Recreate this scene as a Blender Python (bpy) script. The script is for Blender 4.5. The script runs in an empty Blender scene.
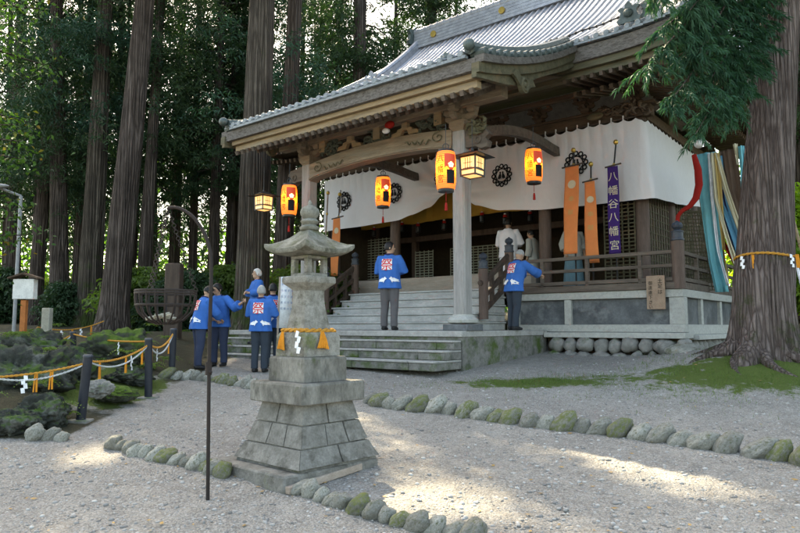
import bpy, bmesh, math, random
from mathutils import Vector, Matrix, noise as mnoise
random.seed(7)
PI=math.pi
sc=bpy.context.scene
col=bpy.data.collections.new('place'); sc.collection.children.link(col)
R=math.radians
# ---------------------------------------------------------------- camera
FPX=657.0; TH=math.atan(60.5/FPX)
cam_d=bpy.data.cameras.new('camera'); cam=bpy.data.objects.new('camera',cam_d); col.objects.link(cam)
cam.location=(0,0,1.75); cam.rotation_euler=(PI/2+TH,0,0)
cam_d.sensor_width=36; cam_d.lens=FPX/800*36; cam_d.clip_end=2000; sc.camera=cam
def ray(px,py):
    x=(px-400)/FPX; y=-(py-266.5)/FPX
    return Vector((x, math.cos(TH)-y*math.sin(TH), math.sin(TH)+y*math.cos(TH)))
CAM=Vector((0,0,1.75))
def at(px,py,d):
    r=ray(px,py); return CAM+r*(d/r.y)
YAW=-R(39); UX=Vector((math.cos(YAW),math.sin(YAW),0)); UY=Vector((-math.sin(YAW),math.cos(YAW),0))
P2=Vector((1.165,12.2,0))
def W(s,t,z): return P2+UX*s+UY*t+Vector((0,0,z))
def L(p):
    q=p-P2; return (q.dot(UX),q.dot(UY))
def smooth(a,b,x):
    t=max(0,min(1,(x-a)/(b-a))); return t*t*(3-2*t)
def G(x,y):
    z=.075*min(y,24)
    z+=smooth(8,12,y)*max(0,min(.3,.03*x+.05))
    z+=.40*math.exp(-(((x-6.2)/1.8)**2+((y-11.1)/1.4)**2))
    # mossy rise under the rope fence
    z+=.38*smooth(3.6,5.4,-x)*smooth(6.8,8.6,y)*(1-smooth(16,22,y))
    z+=.02*mnoise.noise(Vector((x*.6,y*.6,0)))+.008*mnoise.noise(Vector((x*2.3,y*2.3,3)))
    if y>26: z+=(y-26)*.03
    return z
def gp(px,py):
    r=ray(px,py); d=2.5
    for i in range(4000):
        p=CAM+r*(d/r.y)
        if p.z<=G(p.x,p.y): break
        d+=.01
    return p
# ---------------------------------------------------------------- materials
MATS={}
def new_mat(name):
    m=bpy.data.materials.new(name); m.use_nodes=True; nt=m.node_tree
    for n in list(nt.nodes): nt.nodes.remove(n)
    out=nt.nodes.new('ShaderNodeOutputMaterial'); MATS[name]=m
    return m,nt,out
def nd(nt,t,**k):
    n=nt.nodes.new(t)
    for a,b in k.items():
        if a.startswith('i_'): n.inputs[a[2:].replace('_',' ')].default_value=b
        else: setattr(n,a,b)
    return n
def rgba(c): return (c[0],c[1],c[2],1)
def mixc(nt,fac,a,b,blend='MIX'):
    n=nd(nt,'ShaderNodeMix',data_type='RGBA',blend_type=blend)
    for sk,v in ((n.inputs[0],fac),(n.inputs[6],a),(n.inputs[7],b)):
        if hasattr(v,'links') or hasattr(v,'is_linked'): nt.links.new(v,sk)
        elif isinstance(v,(tuple,list)): sk.default_value=rgba(v)
        else: sk.default_value=v
    return n.outputs[2]
def mth(nt,op,a,b=None):
    n=nd(nt,'ShaderNodeMath',operation=op)
    for i,v in enumerate((a,b)):
        if v is None: continue
        if hasattr(v,'is_linked'): nt.links.new(v,n.inputs[i])
        else: n.inputs[i].default_value=v
    return n.outputs[0]
def ramp(nt,v,p0,p1):
    n=nd(nt,'ShaderNodeMapRange'); nt.links.new(v,n.inputs[0]); n.inputs[1].default_value=p0; n.inputs[2].default_value=p1; n.clamp=True
    return n.outputs[0]
def noisev(nt,vec,scale,detail=5,rough=.6):
    n=nd(nt,'ShaderNodeTexNoise'); n.inputs['Scale'].default_value=scale; n.inputs['Detail'].default_value=detail; n.inputs['Roughness'].default_value=rough
    nt.links.new(vec,n.inputs['Vector']); return n.outputs[0]
def surf(name,c1,c2,scale=4,stretch=(1,1,1),rough=.7,bump=.3,bscale=None,c3=None,moss=None,mossc=(.07,.11,.02),mossdn=False,spec=.3,metal=0,sheen=0,obj_rand=0,dist=.02,wet=None):
    """generic weathered surface: two blended colours, optional third blotches, optional moss"""
    m,nt,out=new_mat(name); Lk=nt.links.new
    tc=nd(nt,'ShaderNodeTexCoord'); mp=nd(nt,'ShaderNodeMapping'); mp.inputs['Scale'].default_value=stretch
    Lk(tc.outputs['Object'],mp.inputs[0]); vec=mp.outputs[0]
    oi=nd(nt,'ShaderNodeObjectInfo')
    if obj_rand:
        ad=nd(nt,'ShaderNodeVectorMath',operation='ADD'); cb=nd(nt,'ShaderNodeCombineXYZ')
        r=mth(nt,'MULTIPLY',oi.outputs['Random'],37.0)
        for i in range(3): Lk(r,cb.inputs[i])
        Lk(vec,ad.inputs[0]); Lk(cb.outputs[0],ad.inputs[1]); vec=ad.outputs[0]
    n1=noisev(nt,vec,scale,6,.65)
    c=mixc(nt,ramp(nt,n1,.32,.68),c1,c2)
    n2=noisev(nt,vec,scale*6,4,.7)
    c=mixc(nt,mth(nt,'MULTIPLY',ramp(nt,n2,.4,.75),.45),c,tuple(x*.55 for x in c1))
    if c3:
        n3=noisev(nt,vec,scale*.55,5,.7); c=mixc(nt,ramp(nt,n3,.52,.66),c,c3)
    if obj_rand:
        hs=nd(nt,'ShaderNodeHueSaturation'); Lk(c,hs.inputs['Color'])
        v=nd(nt,'ShaderNodeMapRange'); Lk(oi.outputs['Random'],v.inputs[0]); v.inputs[3].default_value=1-obj_rand; v.inputs[4].default_value=1+obj_rand
        Lk(v.outputs[0],hs.inputs['Value']); c=hs.outputs[0]
    if moss:
        ge=nd(nt,'ShaderNodeNewGeometry'); sx=nd(nt,'ShaderNodeSeparateXYZ'); Lk(ge.outputs['Normal'],sx.inputs[0])
        nm=noisev(nt,tc.outputs['Object'] if not obj_rand else vec,moss[1],5,.7)
        k=mth(nt,'ADD',nm,mth(nt,'MULTIPLY',sx.outputs[2],moss[2]))
        nf=noisev(nt,tc.outputs['Object'],40,3,.7)
        mc=mixc(nt,nf,tuple(x*.6 for x in mossc),tuple(x*1.5 for x in mossc))
        c=mixc(nt,ramp(nt,k,1-moss[0],1-moss[0]+.16),c,mc)
    b=nd(nt,'ShaderNodeBsdfPrincipled'); Lk(c,b.inputs['Base Color']); b.inputs['Roughness'].default_value=rough
    b.inputs['Specular IOR Level'].default_value=spec; b.inputs['Metallic'].default_value=metal
    if bump:
        bp=nd(nt,'ShaderNodeBump'); bp.inputs['Strength'].default_value=bump; bp.inputs['Distance'].default_value=dist
        bn=noisev(nt,vec,bscale or scale*5,6,.7); Lk(bn,bp.inputs['Height']); Lk(bp.outputs[0],b.inputs['Normal'])
    Lk(b.outputs[0],out.inputs[0]); return m
def plain(name,c,rough=.7,spec=.3,metal=0,var=.2,scale=8):
    return surf(name,tuple(x*(1-var) for x in c),tuple(x*(1+var*.6) for x in c),scale,rough=rough,spec=spec,metal=metal,bump=.1)
def emis(name,c,s,base=None):
    m,nt,out=new_mat(name); b=nd(nt,'ShaderNodeBsdfPrincipled'); b.inputs['Base Color'].default_value=rgba(base or c)
    b.inputs['Emission Color'].default_value=rgba(c); b.inputs['Emission Strength'].default_value=s; b.inputs['Roughness'].default_value=.6
    nt.links.new(b.outputs[0],out.inputs[0]); return m
def leafmat(name,c1,c2,tr=.4,c3=None):
    m,nt,out=new_mat(name); Lk=nt.links.new
    ge=nd(nt,'ShaderNodeNewGeometry'); c=mixc(nt,ge.outputs['Random Per Island'],c1,c2)
    if c3:
        c=mixc(nt,ramp(nt,mth(nt,'FRACT',mth(nt,'MULTIPLY',ge.outputs['Random Per Island'],17.3)),.93,.95),c,c3)
    tc=nd(nt,'ShaderNodeTexCoord'); n=noisev(nt,tc.outputs['Object'],.55,3,.6)
    c=mixc(nt,ramp(nt,n,.3,.7),c,tuple(x*1.5 for x in c2))
    d=nd(nt,'ShaderNodeBsdfPrincipled'); Lk(c,d.inputs['Base Color']); d.inputs['Roughness'].default_value=.55; d.inputs['Specular IOR Level'].default_value=.25
    t=nd(nt,'ShaderNodeBsdfTranslucent'); tcx=mixc(nt,1.0,c,(1.5,1.9,.6),'MULTIPLY'); Lk(tcx,t.inputs[0])
    x=nd(nt,'ShaderNodeMixShader'); x.inputs[0].default_value=tr; Lk(d.outputs[0],x.inputs[1]); Lk(t.outputs[0],x.inputs[2]); Lk(x.outputs[0],out.inputs[0]); return m
def clothmat(name,c,tr=.0,rough=.85,var=.12):
    m,nt,out=new_mat(name); Lk=nt.links.new
    tc=nd(nt,'ShaderNodeTexCoord'); n=noisev(nt,tc.outputs['Object'],7,4,.6)
    cc=mixc(nt,n,tuple(x*(1-var) for x in c),tuple(min(1,x*(1+var)) for x in c))
    d=nd(nt,'ShaderNodeBsdfPrincipled'); Lk(cc,d.inputs['Base Color']); d.inputs['Roughness'].default_value=rough; d.inputs['Specular IOR Level'].default_value=.15
    bp=nd(nt,'ShaderNodeBump'); bp.inputs['Strength'].default_value=.5; bp.inputs['Distance'].default_value=.03
    mp=nd(nt,'ShaderNodeMapping'); mp.inputs['Scale'].default_value=(1,1,.35); Lk(tc.outputs['Object'],mp.inputs[0])
    Lk(noisev(nt,mp.outputs[0],9,3,.5),bp.inputs['Height']); Lk(bp.outputs[0],d.inputs['Normal'])
    if tr:
        t=nd(nt,'ShaderNodeBsdfTranslucent'); Lk(cc,t.inputs[0]); x=nd(nt,'ShaderNodeMixShader'); x.inputs[0].default_value=tr
        Lk(d.outputs[0],x.inputs[1]); Lk(t.outputs[0],x.inputs[2]); Lk(x.outputs[0],out.inputs[0])
    else: Lk(d.outputs[0],out.inputs[0])
    return m
M=MATS
GZ=(1,1,.12); GS=(.12,1,1)
surf('pillar_wood',(.22,.21,.205),(.35,.335,.32),9,GZ,.75,.35,c3=(.30,.29,.26))
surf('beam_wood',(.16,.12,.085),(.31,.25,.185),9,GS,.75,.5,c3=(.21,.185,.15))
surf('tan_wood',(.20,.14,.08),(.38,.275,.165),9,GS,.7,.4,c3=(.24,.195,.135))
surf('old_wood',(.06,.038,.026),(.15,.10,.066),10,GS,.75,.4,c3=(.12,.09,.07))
surf('dark_wood',(.045,.032,.026),(.10,.07,.055),10,(1,1,.2),.7,.3)
surf('rail_wood',(.075,.057,.046),(.165,.13,.105),10,GS,.7,.3)
surf('post_wood',(.09,.06,.048),(.16,.11,.09),10,GZ,.7,.3)
surf('verge_wood',(.065,.06,.035),(.15,.135,.085),7,GS,.8,.4,c3=(.16,.12,.07))
surf('shingle',(.10,.088,.078),(.25,.225,.205),14,(1,1,2.5),.85,.9,c3=(.08,.066,.055))
surf('carving',(.05,.065,.055),(.12,.13,.10),9,rough=.8,bump=.8)
surf('sill_wood',(.28,.235,.19),(.42,.365,.31),8,GS,.7,.3)
surf('stair_stone',(.36,.365,.36),(.54,.545,.53),5,(.5,1,1),.8,.25,c3=(.33,.34,.33))
surf('granite',(.33,.33,.31),(.47,.47,.44),16,rough=.8,bump=.2,c3=(.40,.40,.36),moss=(.36,2.5,.0),mossc=(.16,.17,.08))
surf('dark_panel',(.06,.066,.072),(.145,.155,.165),3,rough=.6,bump=.15,c3=(.19,.20,.205))
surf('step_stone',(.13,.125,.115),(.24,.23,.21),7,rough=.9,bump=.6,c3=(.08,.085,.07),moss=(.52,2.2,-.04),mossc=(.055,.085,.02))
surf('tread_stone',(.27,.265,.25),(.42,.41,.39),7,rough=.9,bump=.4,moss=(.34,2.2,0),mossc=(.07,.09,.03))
surf('lantern_stone',(.17,.16,.135),(.36,.35,.315),11,rough=.9,bump=.8,c3=(.11,.105,.085),moss=(.45,3.5,.06),mossc=(.12,.14,.05))
surf('lantern_roof_stone',(.12,.12,.095),(.30,.295,.255),9,rough=.9,bump=.9,c3=(.08,.08,.06),moss=(.47,4,.05),mossc=(.09,.10,.045))
surf('lantern_dark',(.08,.076,.066),(.29,.28,.25),5,(1,1,.5),.9,.6,c3=(.055,.055,.048),moss=(.40,4,-.05),mossc=(.05,.07,.02))
surf('brick_stone',(.12,.115,.10),(.29,.28,.255),8,rough=.9,bump=.9,c3=(.09,.085,.073),moss=(.38,2,.0),mossc=(.09,.10,.04))
surf('river_stone',(.17,.17,.15),(.36,.355,.315),6,rough=.88,bump=.5,obj_rand=.32,c3=(.22,.20,.165),moss=(.47,4,.03),mossc=(.085,.09,.04))
surf('mossy_stone',(.14,.14,.115),(.29,.285,.235),6,rough=.88,bump=.5,obj_rand=.32,c3=(.20,.19,.15),moss=(.56,3.5,.07),mossc=(.12,.135,.045))
surf('wall_stone',(.17,.165,.15),(.31,.30,.28),3,rough=.85,bump=.4,c3=(.11,.11,.10),moss=(.40,2.5,.10),mossc=(.05,.085,.015))
surf('boulder',(.012,.014,.011),(.065,.07,.058),5,rough=.9,bump=1.0,bscale=9,c3=(.14,.145,.13),moss=(.44,3.5,.13),mossc=(.045,.085,.012),dist=.05)
surf('moss_rock',(.03,.035,.025),(.10,.105,.08),4,rough=.95,bump=1.0,bscale=22,moss=(.50,3.0,.22),mossc=(.075,.125,.018),dist=.04)
def barkmat(name,c1,c2,groove,k=1.0,moss=0,mossc=(.05,.07,.02)):
    m,nt,out=new_mat(name); Lk=nt.links.new
    tc=nd(nt,'ShaderNodeTexCoord'); v=tc.outputs['Object']
    mp=nd(nt,'ShaderNodeMapping'); mp.inputs['Scale'].default_value=(1,1,.035); Lk(v,mp.inputs[0])
    ds=nd(nt,'ShaderNodeTexNoise'); ds.inputs['Scale'].default_value=3; Lk(mp.outputs[0],ds.inputs['Vector'])
    mx=nd(nt,'ShaderNodeMix',data_type='VECTOR'); mx.inputs[0].default_value=.09; Lk(mp.outputs[0],mx.inputs[4]); Lk(ds.outputs['Color'],mx.inputs[5])
    vo=nd(nt,'ShaderNodeTexVoronoi',feature='DISTANCE_TO_EDGE'); vo.inputs['Scale'].default_value=24*k; Lk(mx.outputs[1],vo.inputs['Vector'])
    vc=nd(nt,'ShaderNodeTexVoronoi'); vc.inputs['Scale'].default_value=24*k; Lk(mx.outputs[1],vc.inputs['Vector'])
    bw=nd(nt,'ShaderNodeRGBToBW'); Lk(vc.outputs['Color'],bw.inputs[0])
    fine=noisev(nt,mx.outputs[1],70*k,5,.75); big=noisev(nt,v,1.3,4,.6)
    c=mixc(nt,ramp(nt,bw.outputs[0],.15,.85),c1,c2); c=mixc(nt,mth(nt,'MULTIPLY',ramp(nt,fine,.35,.7),.55),c,tuple(x*1.5 for x in c2))
    c=mixc(nt,mth(nt,'MULTIPLY',ramp(nt,big,.4,.65),.5),c,tuple(x*.5 for x in c1))
    g=ramp(nt,vo.outputs['Distance'],.14,.0); c=mixc(nt,mth(nt,'MULTIPLY',g,.7),c,groove)
    if moss:
        n=noisev(nt,v,2.2,6,.75); sx=nd(nt,'ShaderNodeSeparateXYZ'); Lk(v,sx.inputs[0]); lo=ramp(nt,sx.outputs[2],3.0,.0)
        c=mixc(nt,ramp(nt,mth(nt,'ADD',n,mth(nt,'MULTIPLY',lo,moss)),.62,.78),c,mossc)
    b=nd(nt,'ShaderNodeBsdfPrincipled'); Lk(c,b.inputs['Base Color']); b.inputs['Roughness'].default_value=.92; b.inputs['Specular IOR Level'].default_value=.15
    h=mth(nt,'ADD',ramp(nt,vo.outputs['Distance'],.0,.3),mth(nt,'MULTIPLY',fine,.5))
    bp=nd(nt,'ShaderNodeBump'); bp.inputs['Strength'].default_value=1.0; bp.inputs['Distance'].default_value=.045/k; Lk(h,bp.inputs['Height']); Lk(bp.outputs[0],b.inputs['Normal'])
    Lk(b.outputs[0],out.inputs[0])
barkmat('bark',(.058,.044,.037),(.145,.115,.10),(.018,.012,.009),.6)
barkmat('bark_near',(.10,.075,.066),(.22,.175,.16),(.045,.030,.026),.75,.10)
barkmat('bark_mossy',(.05,.040,.032),(.13,.108,.088),(.018,.014,.010),.6,.24)
surf('tile',(.28,.29,.325),(.46,.475,.52),6,rough=.36,bump=.15,spec=.8,metal=.45)
surf('tile_edge',(.10,.12,.13),(.27,.295,.31),12,rough=.4,bump=.1,spec=.6)
surf('tile_dark',(.03,.05,.05),(.09,.12,.115),12,rough=.45,bump=.2,spec=.5)
clothmat('white_cloth',(.74,.72,.73),.12,var=.04)
clothmat('robe_white',(.74,.73,.78)); clothmat('robe_grey',(.36,.36,.33)); clothmat('robe_teal',(.12,.22,.27))
clothmat('orange_cloth',(.72,.24,.085),.1,var=.12); clothmat('purple_cloth',(.045,.02,.13),var=.1)
clothmat('coat_blue',(.028,.125,.40),var=.3); clothmat('trouser_navy',(.035,.045,.08)); clothmat('trouser_grey',(.10,.095,.10)); clothmat('trouser_dark',(.035,.045,.06))
clothmat('cloth_aqua',(.16,.48,.55),.1); clothmat('cloth_blue',(.10,.28,.42)); clothmat('cloth_gold',(.50,.36,.14)); clothmat('cloth_red',(.30,.018,.014)); clothmat('cloth_navy',(.02,.02,.07)); clothmat('cloth_brown',(.12,.08,.06)); clothmat('cloth_cream',(.55,.5,.36)); clothmat('yellow_drape',(.42,.24,.045),.1)
plain('skin',(.46,.28,.19),.55); plain('hair_black',(.012,.011,.011),.5); plain('hair_grey',(.33,.33,.32),.6); plain('hair_white',(.62,.60,.57),.6); plain('shoe',(.02,.02,.022),.5)
plain('black_metal',(.018,.018,.02),.45,.5); plain('rust_iron',(.022,.015,.013),.65); plain('gold',(.62,.40,.10),.3,.5,.8); plain('steel',(.30,.31,.32),.5)
plain('fence_post',(.018,.021,.030),.5); plain('black_lacquer',(.015,.015,.017),.35); plain('ink',(.02,.02,.02),.8,.1)
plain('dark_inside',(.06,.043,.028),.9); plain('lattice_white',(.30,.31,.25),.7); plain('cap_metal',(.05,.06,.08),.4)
surf('rope',(.48,.21,.03),(.66,.33,.06),40,rough=.85,bump=.8,bscale=60); plain('white_rope',(.52,.55,.56),.7); plain('paper',(.85,.86,.88),.8,.1); plain('tassel',(.68,.26,.025),.85)
surf('stick_wood',(.26,.20,.16),(.40,.33,.27),9,(1,.1,1),.8,.3); plain('sunlit_post',(.50,.17,.05),.7); surf('brown_post_wood',(.05,.034,.026),(.10,.072,.055),10,GZ,.8,.4); plain('stake_wood',(.38,.37,.31),.8)
plain('red_ink',(.70,.02,.03),.7,.1); plain('white_ink',(.82,.83,.86),.8,.1); plain('notice',(.80,.84,.88),.6); plain('blue_ink',(.12,.20,.38),.8)
plain('board_wood',(.33,.23,.165),.7); plain('screen_box',(.78,.78,.76),.6)
# lantern paper: translucent cream-orange lit from the inside
def paper_lit(name,c,s):
    m,nt,out=new_mat(name); b=nd(nt,'ShaderNodeBsdfPrincipled'); b.inputs['Base Color'].default_value=rgba((.72,.36,.13)); b.inputs['Roughness'].default_value=.7
    b.inputs['Emission Color'].default_value=rgba(c); b.inputs['Emission Strength'].default_value=s
    t=nd(nt,'ShaderNodeBsdfTranslucent'); t.inputs[0].default_value=rgba((.95,.50,.18)); x=nd(nt,'ShaderNodeMixShader'); x.inputs[0].default_value=.5
    nt.links.new(b.outputs[0],x.inputs[1]); nt.links.new(t.outputs[0],x.inputs[2]); nt.links.new(x.outputs[0],out.inputs[0])
paper_lit('paper_lit',(1,.25,.03),.03); emis('bulb',(1,.42,.10),22); paper_lit('paper_red',(.9,.06,.01),.10); emis('lit_red',(.9,.08,.01),.05,(.50,.045,.02)); emis('pane_lit',(1,.55,.20),.22,(.8,.6,.4)); emis('paper_bright',(1,.70,.30),.55)
leafmat('cedar_leaf',(.014,.034,.016),(.028,.056,.026),.16)
leafmat('cedar_leaf_blue',(.010,.032,.022),(.020,.056,.036),.16)
leafmat('cedar_near',(.010,.034,.022),(.026,.075,.042),.2)
leafmat('far_lit_leaf',(.03,.075,.02),(.08,.14,.035),.55)  # lighter leaf, sunlight put into its colour for the distant wood
leafmat('sunlit_leaf',(.08,.16,.02),(.20,.28,.04),.5)  # yellow green brightened to stand for leaves in the sun
leafmat('maple_leaf',(.018,.05,.012),(.04,.085,.02),.22,(.18,.10,.025))
leafmat('fern_leaf',(.04,.075,.018),(.085,.125,.03),.35)
leafmat('litter_leaf',(.12,.07,.035),(.30,.19,.075),.1)
def ground_mat():
    m,nt,out=new_mat('ground'); Lk=nt.links.new
    tc=nd(nt,'ShaderNodeTexCoord'); v=tc.outputs['Object']
    big=noisev(nt,v,.7,6,.68); mid=noisev(nt,v,6,5,.7); fine=noisev(nt,v,55,4,.8)
    c=mixc(nt,ramp(nt,big,.35,.65),(.248,.232,.208),(.355,.335,.30))
    c=mixc(nt,mth(nt,'MULTIPLY',ramp(nt,mid,.45,.75),.7),c,(.165,.15,.135))
    vo=nd(nt,'ShaderNodeTexVoronoi'); vo.inputs['Scale'].default_value=48; Lk(v,vo.inputs['Vector'])
    vo2=nd(nt,'ShaderNodeTexVoronoi'); vo2.inputs['Scale'].default_value=95; Lk(v,vo2.inputs['Vector'])
    bw=nd(nt,'ShaderNodeRGBToBW'); Lk(vo.outputs['Color'],bw.inputs[0]); bw2=nd(nt,'ShaderNodeRGBToBW'); Lk(vo2.outputs['Color'],bw2.inputs[0])
    c=mixc(nt,mth(nt,'MULTIPLY',ramp(nt,bw.outputs[0],.45,.9),.6),c,(.42,.41,.39))
    c=mixc(nt,mth(nt,'MULTIPLY',ramp(nt,bw2.outputs[0],.6,.2),.5),c,(.085,.08,.078))
    a=nd(nt,'ShaderNodeAttribute'); a.attribute_name='moss'
    mn=noisev(nt,v,3.2,6,.75); k=mth(nt,'ADD',a.outputs['Fac'],mth(nt,'MULTIPLY',mth(nt,'SUBTRACT',mn,.5),2.2))
    mc=mixc(nt,fine,(.04,.062,.014),(.12,.16,.04))
    c=mixc(nt,ramp(nt,k,.38,.62),c,mc)
    a2=nd(nt,'ShaderNodeAttribute'); a2.attribute_name='soil'
    sc2=mixc(nt,mid,(.035,.03,.022),(.075,.07,.04))
    c=mixc(nt,ramp(nt,mth(nt,'ADD',a2.outputs['Fac'],mth(nt,'MULTIPLY',mth(nt,'SUBTRACT',mn,.5),.8)),.4,.6),c,sc2)
    b=nd(nt,'ShaderNodeBsdfPrincipled'); Lk(c,b.inputs['Base Color']); b.inputs['Roughness'].default_value=.95; b.inputs['Specular IOR Level'].default_value=.15
    h=mth(nt,'ADD',mth(nt,'MULTIPLY',vo.outputs['Distance'],-.9),mth(nt,'ADD',mth(nt,'MULTIPLY',fine,.6),mth(nt,'MULTIPLY',mid,1.0)))
    bp=nd(nt,'ShaderNodeBump'); bp.inputs['Strength'].default_value=.9; bp.inputs['Distance'].default_value=.022; Lk(h,bp.inputs['Height']); Lk(bp.outputs[0],b.inputs['Normal'])
    Lk(b.outputs[0],out.inputs[0])
ground_mat()
# ---------------------------------------------------------------- mesh builder
class MB:
    def __init__(s,fn=None): s.v=[]; s.f=[]; s.fn=fn; s.st=[]
    def add(s,vs,fs):
        n=len(s.v); s.st.append((n,len(s.f))); s.v+= [tuple(p) for p in vs]; s.f+=[tuple(i+n for i in f) for f in fs]; return s
    def box(s,a,b,c,d,e,g,rz=0,tilt=None):
        vs=[(x,y,z) for z in (e,g) for y in (c,d) for x in (a,b)]
        s.add(vs,[(0,2,3,1),(4,5,7,6),(0,1,5,4),(1,3,7,5),(3,2,6,7),(2,0,4,6)]); return s
    def hexa(s,p): s.add(p,[(0,2,3,1),(4,5,7,6),(0,1,5,4),(1,3,7,5),(3,2,6,7),(2,0,4,6)]); return s
    def bar(s,p,q,w,h=None,up=(0,0,1)):
        p=Vector(p);q=Vector(q);d=(q-p).normalized();u=Vector(up)
        x=d.cross(u)
        if x.length<1e-3: x=d.cross(Vector((1,0,0)))
        x.normalize();y=x.cross(d).normalized(); h=h or w
        vs=[o+x*(i*w/2)+y*(j*h/2) for o in (p,q) for j in (-1,1) for i in (-1,1)]
        return s.hexa(vs)
    def tube(s,pts,r,n=8,cap=True,twist=0):
        pts=[Vector(p) for p in pts]; rs=r if isinstance(r,(list,tuple)) else [r]*len(pts)
        rings=[];pu=None
        for i,p in enumerate(pts):
            d=(pts[min(i+1,len(pts)-1)]-pts[max(i-1,0)]).normalized()
            if pu is None: pu=d.cross(Vector((0.3,.9,.1)) if abs(d.z)>.8 else Vector((0,0,1))).normalized()
            pu=(pu-d*pu.dot(d)).normalized(); w=d.cross(pu)
            rr=rs[i]; ra,rb=rr if isinstance(rr,(tuple,list)) else (rr,rr)
            rings.append([p+pu*(math.cos(2*PI*k/n)*ra)+w*(math.sin(2*PI*k/n)*rb) for k in range(n)])
        s.loft(rings,cap); return s
    def loft(s,rings,cap=True):
        n=len(rings[0]); vs=[p for r in rings for p in r]; fs=[]
        for i in range(len(rings)-1):
            for k in range(n): fs.append((i*n+k,i*n+(k+1)%n,(i+1)*n+(k+1)%n,(i+1)*n+k))
        if cap: fs.append(tuple(range(n-1,-1,-1))); fs.append(tuple((len(rings)-1)*n+k for k in range(n)))
        s.add(vs,fs); return s
    def lathe(s,prof,c=(0,0,0),n=20,cap=True):
        return s.loft([[(c[0]+r*math.cos(2*PI*k/n),c[1]+r*math.sin(2*PI*k/n),c[2]+z) for k in range(n)] for r,z in prof],cap)
    def ell(s,c,r,n=12,m=8,jit=0):
        rings=[]
        for j in range(m+1):
            a=-PI/2+PI*j/m; a=max(-PI/2+.02,min(PI/2-.02,a))
            rings.append([(c[0]+r[0]*math.cos(a)*math.cos(2*PI*k/n),c[1]+r[1]*math.cos(a)*math.sin(2*PI*k/n),c[2]+r[2]*math.sin(a)) for k in range(n)])
        return s.loft(rings)
    def torus(s,c,ax1,ax2,R0,r,n=16,m=6):
        c=Vector(c);a=Vector(ax1);b=Vector(ax2);nn=a.cross(b)
        vs=[];fs=[]
        for i in range(n):
            d=a*math.cos(2*PI*i/n)+b*math.sin(2*PI*i/n)
            for j in range(m): vs.append(c+d*(R0+r*math.cos(2*PI*j/m))+nn*(r*math.sin(2*PI*j/m)))
        for i in range(n):
            for j in range(m): fs.append((i*m+j,((i+1)%n)*m+j,((i+1)%n)*m+(j+1)%m,i*m+(j+1)%m))
        return s.add(vs,fs)
    def grid(s,nu,nv,fn,keep=None):
        n0=len(s.v); vs=[fn(i/nu,j/nv) for j in range(nv+1) for i in range(nu+1)]
        fs=[(j*(nu+1)+i,j*(nu+1)+i+1,(j+1)*(nu+1)+i+1,(j+1)*(nu+1)+i) for j in range(nv) for i in range(nu) if keep is None or keep((i+.5)/nu,(j+.5)/nv)]
        return s.add(vs,fs)
    def extr(s,poly,o,ax,ay,th):
        """polygon (2d) extruded by vector th"""
        o=Vector(o);ax=Vector(ax);ay=Vector(ay);th=Vector(th);n=len(poly)
        a=[o+ax*p[0]+ay*p[1] for p in poly]; b=[p+th for p in a]
        s.add(a+b,[tuple(range(n-1,-1,-1)),tuple(range(n,2*n))]+[(i,(i+1)%n,n+(i+1)%n,n+i) for i in range(n)]); return s
    def each(s,name,mat,parent=None,**k):
        r=[]
        for i,(a,b) in enumerate(s.st):
            c,d=s.st[i+1] if i+1<len(s.st) else (len(s.v),len(s.f))
            m=MB(); m.v=s.v[a:c]; m.f=[tuple(q-a for q in f) for f in s.f[b:d]]; r.append(m.build(name,mat,parent,**k))
        return r
    def clusters(s):
        n=len(s.st)
        if n<2 or n>700: return None
        bb=[]
        for i,(a,b) in enumerate(s.st):
            c=s.st[i+1][0] if i+1<n else len(s.v); v=s.v[a:c]
            if not v: return None
            lo=[min(p[j] for p in v) for j in range(3)]; hi=[max(p[j] for p in v) for j in range(3)]; bb.append((lo,hi,max(hi[j]-lo[j] for j in range(3))))
        par=list(range(n))
        def fd(i):
            while par[i]!=i: par[i]=par[par[i]]; i=par[i]
            return i
        for i in range(n):
            for j in range(i+1,n):
                if fd(i)==fd(j): continue
                a,b=bb[i],bb[j]; g=math.sqrt(sum(max(0,a[0][k]-b[1][k],b[0][k]-a[1][k])**2 for k in range(3)))
                if g<=max(.02,.5*max(a[2],b[2])): par[fd(j)]=fd(i)
        gr={}
        for i in range(n): gr.setdefault(fd(i),[]).append(i)
        return list(gr.values()) if len(gr)>1 else None
    def build(s,name,mat,parent=None,sm=30,bevel=0,seg=1,remesh=0,solid=0,xf=None):
        cl=s.clusters() if (parent is not None and not remesh) else None
        if cl:
            first=None
            for g in cl:
                m=MB(s.fn)
                for i in g:
                    a,b=s.st[i]; c,d=s.st[i+1] if i+1<len(s.st) else (len(s.v),len(s.f))
                    m.add(s.v[a:c],[tuple(q-a for q in f) for f in s.f[b:d]])
                m.st=m.st[:1]
                o=m.build(name,mat,parent,sm,bevel,seg,0,solid,xf); first=first or o
            return first
        o0=ORIG.get(parent.name) if parent is not None else None
        vs=s.v
        if s.fn: vs=[tuple(s.fn(Vector(p))) for p in vs]
        if xf: vs=[tuple(xf(Vector(p))) for p in vs]
        if o0 is not None: vs=[(p[0]-o0[0],p[1]-o0[1],p[2]-o0[2]) for p in vs]
        me=bpy.data.meshes.new(name); me.from_pydata(vs,[],s.f); me.validate(); me.update()
        bm=bmesh.new(); bm.from_mesh(me); bmesh.ops.recalc_face_normals(bm,faces=bm.faces) if len(s.f)<30000 else None; bm.to_mesh(me); bm.free()
        if sm:
            me.shade_smooth(); me.set_sharp_from_angle(angle=R(sm))
        me.materials.append(M[mat] if isinstance(mat,str) else mat)
        o=bpy.data.objects.new(name,me); col.objects.link(o)
        if parent is not None: o.parent=parent; ORIG[o.name]=o0 or (0,0,0)
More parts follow.
